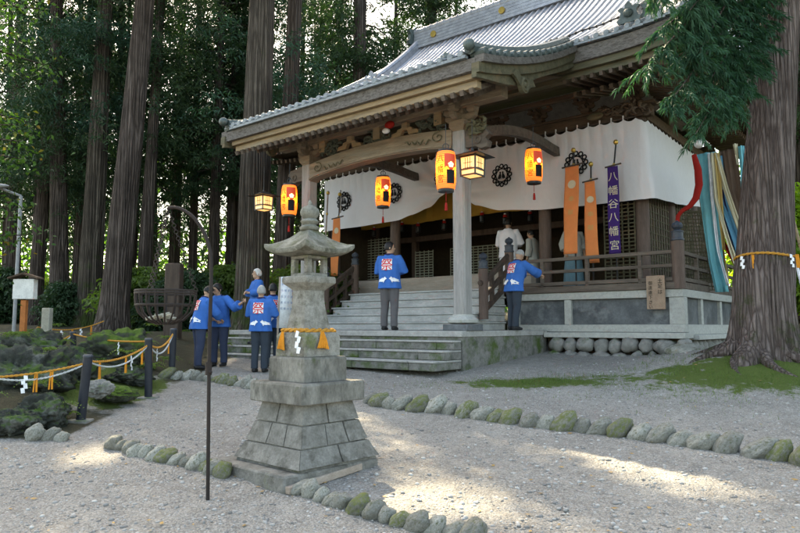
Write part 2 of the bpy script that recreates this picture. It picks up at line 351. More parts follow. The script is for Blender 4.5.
        if remesh:
            md=o.modifiers.new('r','REMESH'); md.mode='VOXEL'; md.voxel_size=remesh; md.use_smooth_shade=True
            sm2=o.modifiers.new('s','SMOOTH'); sm2.factor=.5; sm2.iterations=4
        if solid:
            md=o.modifiers.new('so','SOLIDIFY'); md.thickness=solid
        if bevel:
            md=o.modifiers.new('b','BEVEL'); md.width=bevel; md.segments=seg; md.limit_method='ANGLE'; md.angle_limit=R(40)
        return o
ORIG={}
def tag(o,label=None,cat=None,group=None,kind=None):
    if label: o['label']=label
    if cat: o['category']=cat
    if group: o['group']=group
    if kind: o['kind']=kind
    return o
def thing(name,label,cat,origin,frame='S',group=None,rz=None):
    """Empty root. frame 'S': children are given in shrine coordinates, 'L': local coordinates about the root (rotated rz)"""
    o=bpy.data.objects.new(name,None); o.empty_display_size=.2; col.objects.link(o)
    if frame=='S':
        o.location=W(*origin); o.rotation_euler=(0,0,YAW); ORIG[o.name]=tuple(origin)
    elif frame=='W':
        o.location=origin; ORIG[o.name]=tuple(origin)
    else:
        o.location=origin; o.rotation_euler=(0,0,rz or 0); ORIG[o.name]=(0,0,0)
    return tag(o,label,cat,group)
def single(mb,name,mat,label,cat,origin,group=None,kind=None,**k):
    """one-mesh thing, vertices in world space, origin at base"""
    o=mb.build(name,mat,None,xf=lambda p:p-Vector(origin),**k); o.location=origin
    return tag(o,label,cat,group,kind)
def copy_tree(o,parent=None):
    c=o.copy(); col.objects.link(c)
    if parent is not None: c.parent=parent
    for ch in [x for x in list(col.objects) if x.parent==o]: copy_tree(ch,c)
    return c
def copy_fast(o,kids):
    c=o.copy(); col.objects.link(c)
    for k in kids:
        q=k.copy(); q.parent=c; col.objects.link(q)
    return c
_TX={}
def glyphs(txt,size,offset=0):
    key=(txt,size,offset)
    if key in _TX: return _TX[key]
    cu=bpy.data.curves.new('t','FONT'); cu.body=txt; cu.size=size; cu.align_x='CENTER'; cu.align_y='CENTER'; cu.offset=offset; cu.resolution_u=3
    o=bpy.data.objects.new('t',cu); sc.collection.objects.link(o); bpy.context.view_layer.update()
    me=bpy.data.meshes.new_from_object(o.evaluated_get(bpy.context.evaluated_depsgraph_get()))
    xs=[v.co.x for v in me.vertices]; ys=[v.co.y for v in me.vertices]
    cx=(max(xs)+min(xs))/2; cy=(max(ys)+min(ys))/2
    bm=bmesh.new(); bm.from_mesh(me); bmesh.ops.triangulate(bm,faces=bm.faces)
    for _ in range(3):
        ed=[e for e in bm.edges if e.calc_length()>size*.13]
        if not ed: break
        bmesh.ops.subdivide_edges(bm,edges=ed,cuts=1); bmesh.ops.triangulate(bm,faces=bm.faces)
    bm.to_mesh(me); bm.free()
    r=([(v.co.x-cx,v.co.y-cy) for v in me.vertices],[tuple(p.vertices) for p in me.polygons])
    bpy.data.objects.remove(o); bpy.data.curves.remove(cu); bpy.data.meshes.remove(me)
    _TX[key]=r; return r
def put_text(mb,txt,size,fn,offset=0,cx=0,cy=0,sx=1):
    v,f=glyphs(txt,size,0); mb.add([fn(cx+p[0]*sx,cy+p[1]) for p in v],f); return mb
def put_col(mb,txt,size,fn,cx,ytop,step,offset=0,sx=1):
    for i,ch in enumerate(txt): put_text(mb,ch,size,fn,offset,cx,ytop-step*(i+.5),sx)
    return mb
# ================================================================ SETTING: ground
def ground():
    xs=[];x=-90
    def lin(a,b,st):
        n=int(round((b-a)/st)); return [a+(b-a)*i/n for i in range(n)]
    xs=lin(-90,-30,6)+lin(-30,-11,1)+lin(-11,9,.08)+lin(9,30,1)+lin(30,90.1,6)+[90]
    ys=lin(-30,2,2)+lin(2,3.5,.5)+lin(3.5,17,.08)+lin(17,40,.5)+lin(40,140.1,8)+[140]
    verts=[];moss=[];soil=[]
    for y in ys:
        for x in xs:
            near=(-11<x<9 and 3.5<y<17)
            z=G(x,y)
            if near: z+=.012*mnoise.noise(Vector((x*6,y*6,1)))+.006*mnoise.noise(Vector((x*14,y*14,5)))
            verts.append((x,y,z))
            m=0
            m+=1.15*math.exp(-(((x-5.7)/2.0)**2+((y-10.25)/.85)**2))
            m+=.95*math.exp(-(((x-2.0)/1.2)**2+((y-10.6)/.45)**2))
            left=smooth(3.45,3.85,-x); so=left*smooth(7.0,7.4,y)
            if left>0 and 8<y<13.5: m+=1.3*left*math.exp(-((y-9.9)/1.3)**2-((x+4.3)/.9)**2); so*=1-min(1,m)
            if y>15.5: so=max(so,smooth(15.5,17,y)); m+=.25
            if x>7.5: so=max(so,smooth(7.5,9,x))
            moss.append(min(1,m)); soil.append(so*.9)
    nx=len(xs); fs=[(j*nx+i,j*nx+i+1,(j+1)*nx+i+1,(j+1)*nx+i) for j in range(len(ys)-1) for i in range(nx-1)]
    me=bpy.data.meshes.new('ground'); me.from_pydata(verts,[],fs); me.update(); me.shade_smooth()
    a=me.attributes.new('moss','FLOAT','POINT'); a.data.foreach_set('value',moss)
    a=me.attributes.new('soil','FLOAT','POINT'); a.data.foreach_set('value',soil)
    me.materials.append(M['ground']); o=bpy.data.objects.new('ground',me); col.objects.link(o); o['kind']='structure'
ground()
# pebbles and litter (uncountable)
ICO_V=[(0,.53,.85),(0,-.53,.85),(0,.53,-.85),(0,-.53,-.85),(.85,0,.53),(-.85,0,.53),(.85,0,-.53),(-.85,0,-.53),(.53,.85,0),(-.53,.85,0),(.53,-.85,0),(-.53,-.85,0)]
ICO_F=[(0,1,4),(0,5,1),(2,6,3),(2,3,7),(0,4,8),(0,9,5),(1,5,11),(1,10,4),(2,8,6),(2,7,9),(3,6,10),(3,11,7),(4,6,8),(5,9,7),(4,10,6),(5,7,11),(0,8,9),(2,9,8),(1,11,10),(3,10,11)]
def pebbles(n,ymin,ymax,r0,r1,name,mat,label,seed,xr=1.25):
    rnd=random.Random(seed); mb=MB()
    for i in range(n):
        u=rnd.random(); y=ymin+(ymax-ymin)*u**1.5; x=(rnd.random()*2-1)*(y*.62)*xr
        if x<-3.5 and y>7.0: continue
        if math.exp(-(((x-5.7)/2.0)**2+((y-10.25)/.85)**2))>.3 or math.exp(-(((x-2.0)/1.2)**2+((y-10.6)/.45)**2))>.4: continue
        r=r0*(r1/r0)**(rnd.random()**3.0); a=rnd.random()*PI; sx,sy,sz=r*(.8+.6*rnd.random()),r*(.6+.4*rnd.random()),r*(.4+.3*rnd.random())
        z=G(x,y); ca,sa=math.cos(a),math.sin(a)
        mb.add([(x+(p[0]*sx)*ca-(p[1]*sy)*sa,y+(p[0]*sx)*sa+(p[1]*sy)*ca,z+p[2]*sz+sz*.2) for p in ICO_V],ICO_F)
    me=bpy.data.meshes.new(name); me.from_pydata(mb.v,[],mb.f); me.shade_smooth(); me.materials.append(M[mat])
    o=bpy.data.objects.new(name,me); col.objects.link(o); tag(o,label,'gravel',kind='stuff')
def pebmat():
    m,nt,out=new_mat('pebble'); ge=nd(nt,'ShaderNodeNewGeometry'); c=mixc(nt,ge.outputs['Random Per Island'],(.15,.145,.14),(.44,.43,.41))
    b=nd(nt,'ShaderNodeBsdfPrincipled'); nt.links.new(c,b.inputs['Base Color']); b.inputs['Roughness'].default_value=.9; nt.links.new(b.outputs[0],out.inputs[0])
pebmat()
pebbles(16000,3.9,12,.006,.026,'gravel','pebble','loose grey gravel strewn over the shrine forecourt',3)
def litter():
    rnd=random.Random(5); mb=MB()
    for i in range(420):
        y=4+9*rnd.random()**1.3; x=(rnd.random()*2-1)*y*.62
        z=G(x,y)+.012; a=rnd.random()*6.28; l=.012+.02*rnd.random(); w=l*.5
        c,s=math.cos(a),math.sin(a); t=rnd.uniform(-.4,.4)
        mb.add([(x-l*c,y-l*s,z),(x+w*s,y-w*c,z+t*w),(x+l*c,y+l*s,z+.004),(x-w*s,y+w*c,z-t*w)],[(0,1,2,3)])
    o=mb.build('fallen_leaves','litter_leaf',sm=0); tag(o,'small dry brown leaves scattered on the gravel','leaf litter',kind='stuff')
litter()
def grass():
    rn_=random.Random(8); mb=MB()
    for i in range(9000):
        if i%5: x=rn_.gauss(5.6,1.6); y=rn_.gauss(10.3,.75)
        else: x=rn_.gauss(2.0,.8); y=rn_.gauss(10.6,.25)
        if i%9==0: x=rn_.uniform(-5.4,-3.8); y=rn_.uniform(8.6,13)
        if mnoise.noise(Vector((x*1.7,y*1.7,2)))<-.12: continue
        z=G(x,y); h=.02+.045*rn_.random(); a=rn_.random()*6.28; w=.004; b=rn_.uniform(-.03,.03)
        mb.add([(x-w*math.cos(a),y-w*math.sin(a),z-.005),(x+w*math.cos(a),y+w*math.sin(a),z-.005),(x+b,y+b*.5,z+h)],[(0,1,2)])
    me=bpy.data.meshes.new('short_grass'); me.from_pydata(mb.v,[],mb.f); me.materials.append(M['fern_leaf']); o=bpy.data.objects.new('short_grass',me); col.objects.link(o); tag(o,'thin short grass growing round the big cedar and along the platform','grass',kind='stuff')
grass()
# ================================================================ SHRINE HALL
def zr(t):
    u=t+1.4; return 6.2+.212*u+.0448*u*u
sh=thing('shrine_hall','wooden shrine hall with blue grey tiled roof, carved porch beams and raised veranda','shrine',(-2.9,4.1,1.68))
def S(): return MB()
PITCH=.21
def tilez(s,t): 
    f=(s/PITCH)%1.0; d=abs(f-.5)
    rib=math.sqrt(max(0,1-(d/.26)**2))*.058 if d<.26 else -.010*math.cos((d-.26)/.24*PI/2)
    k=(t/.3)%1.0
    return rib+.022*(1-k)
def sweep(s,a,b,amt): # corner upturn
    e=0
    if s<a: e=((a-s))**2*amt
    if s>b: e=((s-b))**2*amt
    return e
EAVE_T=2.3; SL,SR=-9.6,3.8; GL,GR=-6.35,.6
def hipL(t): return GL if t>5.2 else GL-(5.2-t)/2.9*(GL-SL)
def hipR(t): return GR+1.2 if t>5.0 else GR+1.2+(5.0-t)/2.7*(SR-GR-1.2)
roof=S()
ds=PITCH/8; n_s=int((SR-SL)/ds); tt=[]
t=EAVE_T
while t<7.0: tt+= [t,t+.29]; t+=.3
NT=len(tt)-1
def main_pt(u,v):
    s=SL+u*n_s*ds; j=int(round(v*NT)); t=tt[j]
    return (s,t,zr(t)+tilez(s,t)+.03+sweep(s,-7.5,2.0,.06)*max(0,1-(t-EAVE_T)/2.5))
roof.grid(n_s,NT,main_pt,lambda u,v: hipL(tt[int(v*NT)])<SL+u*n_s*ds<hipR(tt[int(v*NT)]))
tp=[];t=-1.4
while t<EAVE_T-.05: tp+=[t,t+.29]; t+=.3
NP=len(tp)-1; PL,PR=-5.45,1.15; n_p=int((PR-PL)/ds)
roof.grid(n_p,NP,lambda u,v:(PL+u*n_p*ds,tp[int(round(v*NP))],zr(tp[int(round(v*NP))])+tilez(PL+u*n_p*ds,tp[int(round(v*NP))])+.03))
ro=roof.build('roof','tile',sh,sm=35)
# under-roof deck
dk=S()
dk.grid(2,14,lambda u,v:(PL+.05+u*(PR-PL-.1),-1.3+v*3.7,zr(-1.3+v*3.7)-.20))
def deck(u,v):
    t=EAVE_T+.05+v*(7-EAVE_T); a=hipL(t);b=hipR(t); s=a+u*(b-a); return (s,t,zr(t)-.10)
dk.grid(24,14,deck)
# hip sides and back slope
def sideR(u,v):
    t0=EAVE_T+.03; t=t0+v*(11.7-t0); k=u; s=SR-.02-k*(SR-GR-1.2); tz=min(t,14-t); 
    zz=zr(EAVE_T)+(zr(5.0)-zr(EAVE_T))*k**1.25
    tt_=max(EAVE_T+(5.0-EAVE_T)*k,min(t,14-(EAVE_T+(5.0-EAVE_T)*k)))
    return (s,tt_,zz+.02)
dk.grid(10,24,sideR)
dk.grid(10,24,lambda u,v:(lambda p:(-5.8-p[0]+0.0,p[1],p[2]))(sideR(u,v)))
dk.grid(4,10,lambda u,v:(GL+u*(GR+1.2-GL),7+v*4.6,zr(7-v*4.6)))
dk.build('roof_deck','tile',ro,sm=35)
# gable triangle
gb=S(); gb.add([(GL+.3,5.0,zr(5)),(GL+.3,9,zr(5)),(GL+.3,7,zr(7)-.1)],[(0,1,2)]); gb.add([(GR+1,5.0,zr(5)),(GR+1,9,zr(5)),(GR+1,7,zr(7)-.1)],[(0,1,2)]); gb.build('gable_wall','old_wood',sh)
# ridges
rd=S()
for i in range(5): rd.box(GL-.1,GR+1.3,6.83+.012*i,7.17-.012*i,zr(7)+.0+.11*i,zr(7)+.095+.11*i)
rd.tube([(GL-.15,7,zr(7)+.62),(GR+1.35,7,zr(7)+.62)],.12,12)
k=GL
while k<GR+1.3:
    rd.tube([(k,7,zr(7)+.62),(k+.03,7,zr(7)+.62)],.14,12); k+=.27
rd.build('ridge','tile',ro)
cr=S()
for s in (-3.0,-5.6,-.6): cr.tube([(s,6.80,zr(7)+.30),(s,6.83,zr(7)+.30)],.11,14)
cr.build('ridge_crest','gold',ro)
oc=S()  # ridge end ornament
def oni(mb,c,ax,sc_=1.0,nrm=(0,-1,0)):
    c=Vector(c);ax=Vector(ax);n=Vector(nrm)
    pl=[(-.34,0),(-.40,.12),(-.30,.20),(-.26,.38),(-.36,.50),(-.24,.56),(-.12,.50),(-.10,.62),(0,.72),(.10,.62),(.12,.50),(.24,.56),(.36,.50),(.26,.38),(.30,.20),(.40,.12),(.34,0)]
    mb.extr([(a*sc_,b*sc_) for a,b in pl],c,ax,(0,0,1),n*.12*sc_)
    mb.ell(c+n*.14*sc_+Vector((0,0,.3*sc_)),(.16*sc_,.16*sc_,.14*sc_))
oni(oc,(GL-.12,7,zr(7)+.15),(0,1,0),1.0,(-1,0,0))
oc.build('ridge_ornament','tile_dark',ro)
# descending ridges
dr=S()
def dridge(mb,fn,n=10,w=.16,h=.26):
    pts=[Vector(fn(i/n)) for i in range(n+1)]
    for a,b in zip(pts[:-1],pts[1:]): mb.bar(a+Vector((0,0,h*.4)),b+Vector((0,0,h*.4)),w*1.4,h*.8)
    mb.tube([p+Vector((0,0,h+.02)) for p in pts],.085,8)
dridge(dr,lambda u:(GL,7-u*2.3,zr(7-u*2.3)+.03))
dridge(dr,lambda u:(hipL(5.2-u*2.8),5.2-u*2.8,zr(5.2-u*2.8)+.03+sweep(hipL(5.2-u*2.8),-7.5,2,.06)*u))
dridge(dr,lambda u:(hipR(5.2-u*2.6),5.2-u*2.6,zr(5.2-u*2.6)+.03+sweep(hipR(5.2-u*2.6),-7.5,2,.06)*u))
dridge(dr,lambda u:(2.2,4.1-u*1.2,zr(4.1-u*1.2)+.05),6)
oni(dr,(GL,4.62,zr(4.7)),(1,0,0),.7); 
dr.build('descending_ridge','tile',ro)
on2=S(); oni(on2,(2.35,2.62,zr(2.7)+.03),(1,0,0),.62); oni(on2,(2.75,2.75,zr(2.8)+.03),(1,0,0),.55); on2.build('ridge_ornament','tile_dark',ro)
cab=S(); pts=[]
for i in range(26):
    u=i/25; s=.55+u*3.1; t=2.5+u**1.6*2.5; pts.append((s,t,zr(t)+.2+.12*math.sin(i*1.3)*.1))
cab.tube(pts,.016,6)
for p in pts: cab.ell(p,(.035,.035,.035),8,5)
cab.build('roof_cable','black_metal',ro)
# eave tile edges (round end tiles)
te=S(); k=math.ceil(PL/PITCH)
def disc(mb,c,d,r=.064,l=.10):
    c=Vector(c); d=Vector(d); mb.tube([c-d*l,c+d*.02,c+d*.035],[r,r,r*.8],10)
while (k+.5)*PITCH<PR: 
    s=(k+.5)*PITCH; disc(te,(s,-1.42,zr(-1.4)+.04),(0,-1,0)); te.box(s-.103,s+.103,-1.45,-1.36,zr(-1.4)-.05,zr(-1.4)+.0); k+=1
k=math.ceil((SL+.1)/PITCH)
while (k+.5)*PITCH<SR:
    s=(k+.5)*PITCH
    if s>PR or s<PL: z=zr(EAVE_T)+.04+sweep(s,-7.5,2,.06); disc(te,(s,EAVE_T-.02,z),(0,-1,0)); te.box(s-.103,s+.103,EAVE_T-.05,EAVE_T+.05,z-.09,z-.04)
    k+=1
te.build('eave_tiles','tile_edge',ro)
te2=S(); t=-1.25
while t<EAVE_T+.1: disc(te2,(PR+.16,t,zr(t)+.02),(1,0,0),.075,.25); disc(te2,(PL-.14,t,zr(t)+.02),(-1,0,0),.075,.25); t+=.24
t=EAVE_T+.1
while t<11.6:
    z=zr(EAVE_T)+.05+max(0,.06*(4.1-t)**2 if t<4.1 else 0); disc(te2,(SR+.03,t,z),(1,0,0)); disc(te2,(-9.62,t,z),(-1,0,0)); t+=.27
te2.tube([(PR-.05,-1.4+i*.37,zr(-1.4+i*.37)+.12) for i in range(11)],.11,8); te2.tube([(PL+.05,-1.4+i*.37,zr(-1.4+i*.37)+.12) for i in range(11)],.11,8)
te2.ell((PR-.02,-1.46,zr(-1.4)+.15),(.10,.085,.10)); te2.ell((PL+.02,-1.48,zr(-1.4)+.16),(.11,.1,.1)); oni(te2,(PR-.65,-1.2,zr(-1.2)),(1,0,0),.32)
te2.build('verge_tiles','tile_dark',ro)
# porch eave: shingle band, tan boards
b=S()
b.box(PL-.02,PR+.04,-1.38,-1.10,5.93,6.14); b.build('eave_shingles','shingle',sh)
b=S(); b.box(PL+.10,PR+.02,-1.30,-1.12,5.83,5.928); b.box(PL+.14,PR-.02,-1.22,-1.08,5.70,5.828); b.each('eave_board','tan_wood',sh,bevel=.008)
# main eave
b=S()
def eave_strip(mb,z0,z1,t0,t1,sa=SL,sb=SR,n=40):
    for i in range(n):
        a=sa+(sb-sa)*i/n; c=sa+(sb-sa)*(i+1)/n; e=sweep(a,-7.5,2,.06); f=sweep(c,-7.5,2,.06)
        mb.hexa([(a,t0,z0+e),(c,t0,z0+f),(a,t1,z0+e),(c,t1,z0+f),(a,t0,z1+e),(c,t0,z1+f),(a,t1,z1+e),(c,t1,z1+f)])
eave_strip(b,7.22,7.52,EAVE_T+.03,EAVE_T+.3)
for i in range(24):
    t0=EAVE_T+.05+i*.38; e=max(0,.06*(4.1-t0)**2) if t0<4.1 else 0
    b.box(SR-.3,SR-.03,t0,t0+.38,7.22+e,7.52+e)
b.build('main_eave_shingles','shingle',sh)
b=S(); eave_strip(b,7.08,7.215,EAVE_T+.10,EAVE_T+.28,SL+.1,SR-.1); eave_strip(b,6.96,7.075,EAVE_T+.20,EAVE_T+.40,SL+.2,SR-.2)
for i in range(24):
    t0=EAVE_T+.15+i*.38; e=max(0,.06*(4.1-t0)**2) if t0<4.1 else 0
    b.box(SR-.28,SR-.10,t0,t0+.378,7.08+e,7.215+e); b.box(SR-.40,SR-.20,t0,t0+.378,6.96+e,7.075+e)
b.build('main_eave_board','verge_wood',sh)
# rafters
rf=S(); s=PL+.2
while s<PR-.05:
    rf.bar((s,-1.24,5.655),(s,.25,6.42),.075,.09); s+=.19
s=PL+.3
while s<PR-.15: rf.bar((s,-.72,5.80),(s,.9,6.62),.08,.10); s+=.22
rf.build('rafters','rail_wood',sh)
rf=S(); s=SL+.4
while s<SR-.3:
    e=sweep(s,-7.5,2,.06)
    if s>.9 or s<-5.2: rf.bar((s,EAVE_T+.12,6.90+e),(s,4.3,7.25),.07,.09); rf.bar((s,EAVE_T+.65,6.78+e*.7),(s,4.3,7.12),.08,.10)
    s+=.2
t=EAVE_T+.4
while t<11.4:
    e=max(0,.06*(4.1-t)**2) if t<4.1 else 0
    rf.bar((SR-.15,t,6.90+e),(2.0,t,7.25),.07,.09); rf.bar((SR-.65,t,6.78+e*.7),(2.0,t,7.12),.08,.10); t+=.2
rf.bar((SR-.1,EAVE_T+.1,7.08),(1.9,4.1,7.1),.16,.2)
rf.build('main_rafters','old_wood',sh)
b=S(); b.grid(1,6,lambda u,v:(PL+.1+u*(PR-PL-.2),-1.2+v*3.4,6.0+v*.95 if v<1 else 6.95)); 
b.add([(SL+.2,EAVE_T+.3,7.19),(SR-.2,EAVE_T+.3,7.19),(SR-.2,4.2,7.32),(SL+.2,4.2,7.32)],[(0,1,2,3)])
b.add([(SR-.2,EAVE_T+.3,7.19),(SR-.2,11.5,7.19),(1.9,11.5,7.34),(1.9,4.2,7.32)],[(0,1,2,3)])
b.build('soffit','old_wood',sh,solid=.03)
# verge board (right and left) with pendant
def verge(side,x):
    m=S(); n=16
    for i in range(n):
        t0=-1.42+i*(4.0/n); t1=t0+4.0/n
        def zz(t): return zr(t)-.16
        def dp(t): return .24+.12*math.exp(-((t+.1)/.8)**2)+.08*smooth(.5,2.4,t)
        m.hexa([(x,t0,zz(t0)-dp(t0)),(x+.09*side,t0,zz(t0)-dp(t0)),(x,t1,zz(t1)-dp(t1)),(x+.09*side,t1,zz(t1)-dp(t1)),(x,t0,zz(t0)),(x+.09*side,t0,zz(t0)),(x,t1,zz(t1)),(x+.09*side,t1,zz(t1))])
        m.hexa([(x+.09*side,t0,zz(t0)-.17),(x+.14*side,t0,zz(t0)-.17),(x+.09*side,t1,zz(t1)-.17),(x+.14*side,t1,zz(t1)-.17),(x+.09*side,t0,zz(t0)),(x+.14*side,t0,zz(t0)),(x+.09*side,t1,zz(t1)),(x+.14*side,t1,zz(t1))])
    v=m.build('verge_board','verge_wood',sh,sm=20)
    m=S()
    for i in range(n):
        t0=-1.36+i*(3.9/n); t1=t0+3.9/n; a=x+.02*side; c=x+.2*side
        m.hexa([(a,t0,zr(t0)-.158),(c,t0,zr(t0)-.158),(a,t1,zr(t1)-.158),(c,t1,zr(t1)-.158),(a,t0,zr(t0)-.03),(c,t0,zr(t0)-.03),(a,t1,zr(t1)-.03),(c,t1,zr(t1)-.03)])
    m.build('verge_shingles','shingle',sh)
    p=S(); c=Vector((x+.16*side,.05,zr(.05)-.54)); p.tube([c-Vector((.05*side,0,0)),c+Vector((.03*side,0,0))],.15,18); p.torus(c+Vector((.03*side,0,0)),(0,1,0),(0,0,1),.10,.025); p.ell(c+Vector((.03*side,0,0)),(.03,.05,.05))
    for a in (-1,1): p.extr([(0,.1),(.30*a,.22),(.42*a,.10),(.28*a,.06),(.12*a,-.05)],c-Vector((.03*side,0,.02)),(0,1,0),(0,0,1),(.05*side,0,0))
    p.build('gable_pendant','verge_wood',sh,sm=40)
verge(1,PR); verge(-1,PL)
# ---- porch pillars
P1S=-4.17
def porch_pillar(s0):
    p=S(); h=.135; c=.03
    prof=lambda z:[(s0+a,0+b_,z) for a,b_ in ((-h+c,-h),(h-c,-h),(h,-h+c),(h,h-c),(h-c,h),(-h+c,h),(-h,h-c),(-h,-h+c))]
    p.loft([prof(1.98),prof(3.5),prof(5.43)])
    pl=p.build('porch_pillar','pillar_wood',sh,sm=20)
    q=S(); q.box(s0-.27,s0+.27,-.27,.27,1.682,1.80); q.build('pillar_plinth','dark_panel',pl,bevel=.01)
    q=S(); pr=[(.17,1.802),(.235,1.83),(.245,1.88),(.20,1.93),(.165,1.95),(.16,1.98)]
    rings=[]
    for r,z in pr:
        rr=[]
        for kx in range(24):
            a=2*PI*kx/24+PI/24; cx,cy=math.cos(a),math.sin(a); m_=max(abs(cx),abs(cy)); f=1/(m_**.75); rr.append((s0+r*cx*f,r*cy*f,z))
        rings.append(rr)
    q.loft(rings); q.build('pillar_base','granite',pl,sm=40)
porch_pillar(0); porch_pillar(P1S)
def hij(mb,c,ax,l,w=.11,h=.13):
    """bracket arm with curved under-ends"""
    c=Vector(c);ax=Vector(ax); n=Vector((0,0,1)).cross(ax)
    pl=[(-l,h),(-l,h*.5),(-l*.8,h*.1),(-l*.6,0),(l*.6,0),(l*.8,h*.1),(l,h*.5),(l,h)]
    mb.extr(pl,c-n*w/2,ax,(0,0,1),n*w)
def to(mb,c,w=.17,h=.12):
    c=Vector(c); a=w/2; b_=w*.34
    mb.loft([[(c.x+i*b_,c.y+j*b_,c.z) for i,j in ((-1,-1),(1,-1),(1,1),(-1,1))],[(c.x+i*a,c.y+j*a,c.z+h*.4) for i,j in ((-1,-1),(1,-1),(1,1),(-1,1))],[(c.x+i*a,c.y+j*a,c.z+h) for i,j in ((-1,-1),(1,-1),(1,1),(-1,1))]])
def bracket(s,t,z,mat='tan_wood',tiers=2,front=True,k=1.0):
    m=S(); to(m,(s,t,z),.34*k,.20*k); zz=z+.20*k
    for i in range(tiers):
        l=(.34+.20*i)*k
        hij(m,(s,t,zz),(1,0,0),l,.11*k,.13*k)
        if front: hij(m,(s,t,zz+.003),(0,1,0),l,.105*k,.126*k)
        for q in (-l+.08,0,l-.08):
            to(m,(s+q,t,zz+.131*k),.17*k,.11*k)
            if front and q: to(m,(s,t+q,zz+.131*k),.165*k,.108*k)
        zz+=.24*k
    return m.build('bracket',mat,sh,bevel=.006)
for s0 in (0,P1S): bracket(s0,0,5.435,'beam_wood',2)
# rainbow beam
rb=S(); n=30; a0,a1=P1S+.137,-.137
for i in range(n):
    u0=i/n;u1=(i+1)/n
    def bt(u): return 5.04+.17*math.sin(PI*u)**.6+.06*u, 5.42+.14*math.sin(PI*u)**.8+.06*u
    s0=a0+(a1-a0)*u0; s1=a0+(a1-a0)*u1; z0,y0=bt(u0); z1,y1=bt(u1); w=.13
    rb.hexa([(s0,-w,z0),(s1,-w,z1),(s0,w,z0),(s1,w,z1),(s0,-w,y0),(s1,-w,y1),(s0,w,y0),(s1,w,y1)])
    rb.hexa([(s0,-w-.03,z0+.02),(s1,-w-.03,z1+.02),(s0,-w,z0+.02),(s1,-w,z1+.02),(s0,-w-.03,z0+.07),(s1,-w-.03,z1+.07),(s0,-w,z0+.07),(s1,-w,z1+.07)])
rbo=rb.build('rainbow_beam','beam_wood',sh,sm=25)
sw=S()
def swirl(mb,c,flip,sc_=1):
    c=Vector(c)
    pts=[c+Vector((flip*sc_*(.02+.018*a)*math.cos(a),-.012,sc_*(.02+.012*a)*math.sin(a))) for a in [i*.35 for i in range(24)]]
    mb.tube(pts,.012,6)
    for q in range(4):
        mb.tube([c+Vector((flip*(.18+.16*q+.02*i),-.012,.04*math.sin(i*.8+q)-.05+.02*q)) for i in range(9)],[.004,.009,.013,.014,.014,.013,.011,.008,.003],6)
swirl(sw,(P1S+.42,-.16,5.30),1); swirl(sw,(-.42,-.16,5.38),-1)
sw.build('beam_carving','verge_wood',rbo,sm=60)
# carvings between brackets (dragon / flower panels) and upper beam
def lump(name,c,size,seed,mat='carving',parent=None):
    rnd=random.Random(seed); m=S()
    for i in range(26):
        p=Vector(c)+Vector((rnd.uniform(-1,1)*size[0],rnd.uniform(-1,1)*size[1],rnd.uniform(-1,1)*size[2]))
        a=rnd.random()*6; pts=[p+Vector((math.cos(a+j*.7)*.05*(j+1)*.6,rnd.uniform(-.02,.02),math.sin(a+j*.7)*.045*(j+1)*.5)) for j in range(5)]
        m.tube(pts,[.012,.03,.04,.03,.008],6)
    return m.build(name,mat,parent or sh,sm=60)
for i,s in enumerate((-3.45,-2.08,-.72)): lump('carved_panel',(s,-.02,5.74),(.30,.04,.12),30+i)
def frogleg(s,z,w=.42,h=.30,t=-.09,mat='tan_wood'):
    m=S(); pl=[(-w,0),(-w*.9,.08),(-w*.55,.10),(-w*.5,h*.55),(-w*.22,h*.6),(-w*.2,h),(w*.2,h),(w*.22,h*.6),(w*.5,h*.55),(w*.55,.10),(w*.9,.08),(w,0),(w*.3,0),(w*.16,h*.42),(-w*.16,h*.42),(-w*.3,0)]
    m.extr(pl,(s,t,z),(1,0,0),(0,0,1),(0,.10,0)); m.build('frog_leg_strut',mat,sh,bevel=.006)
for s in (-2.85,-1.32): frogleg(s,5.60,.36,.27); 
for s in (-3.7,-2.08,-.50): 
    m=S(); to(m,(s,0,5.87),.2,.10); m.box(s-.09,s+.09,-.08,.08,5.66,5.87); m.build('strut','tan_wood',sh)
b=S(); b.box(P1S-.95,.95,-.12,.12,5.905,6.14); b.each('porch_purlin','beam_wood',sh,bevel=.01)
# small red-white ornament under the eave
b=S(); b.ell((-1.62,-.30,5.70),(.09,.07,.055)); b.build('white_carving','paper',sh); b=S(); b.ell((-1.55,-.27,5.82),(.12,.07,.08)); b.build('red_carving','cloth_red',sh)
# elephant nosings + curved tie beam (ebi koryo) from pillar to hall
eb=S()
for s0,sd in ((0,1),(P1S,-1)):
    pts=[(s0+.02*sd,t_,5.34+.30*math.sin(PI*min(1,t_/4.0))+.55*t_/4) for t_ in [i*.34 for i in range(13)]]
    for a,c in zip(pts[:-1],pts[1:]): eb.bar(a,c,.15,.20)
eb.build('curved_tie_beam','rail_wood',sh,sm=40)
nz=S()
for s0,sd in ((0,1),(P1S,-1)):
    pl=[(0,-.17),(.22,-.17),(.34,-.24),(.46,-.22),(.50,-.12),(.42,-.05),(.52,.02),(.44,.12),(.28,.14),(.16,.17),(0,.17)]
    nz.extr([(p[0]*sd,p[1]) for p in pl],(s0+.137*sd,-.08,5.26),(1,0,0),(0,0,1),(0,.16,0))
    nz.torus((s0+.42*sd,-.09,5.20),(1,0,0),(0,0,1),.06,.02)
nz.build('beam_nosing','rail_wood',sh,bevel=.012)
lump('carved_nosing',(.38,-.1,5.42),(.16,.05,.08),77,'verge_wood')
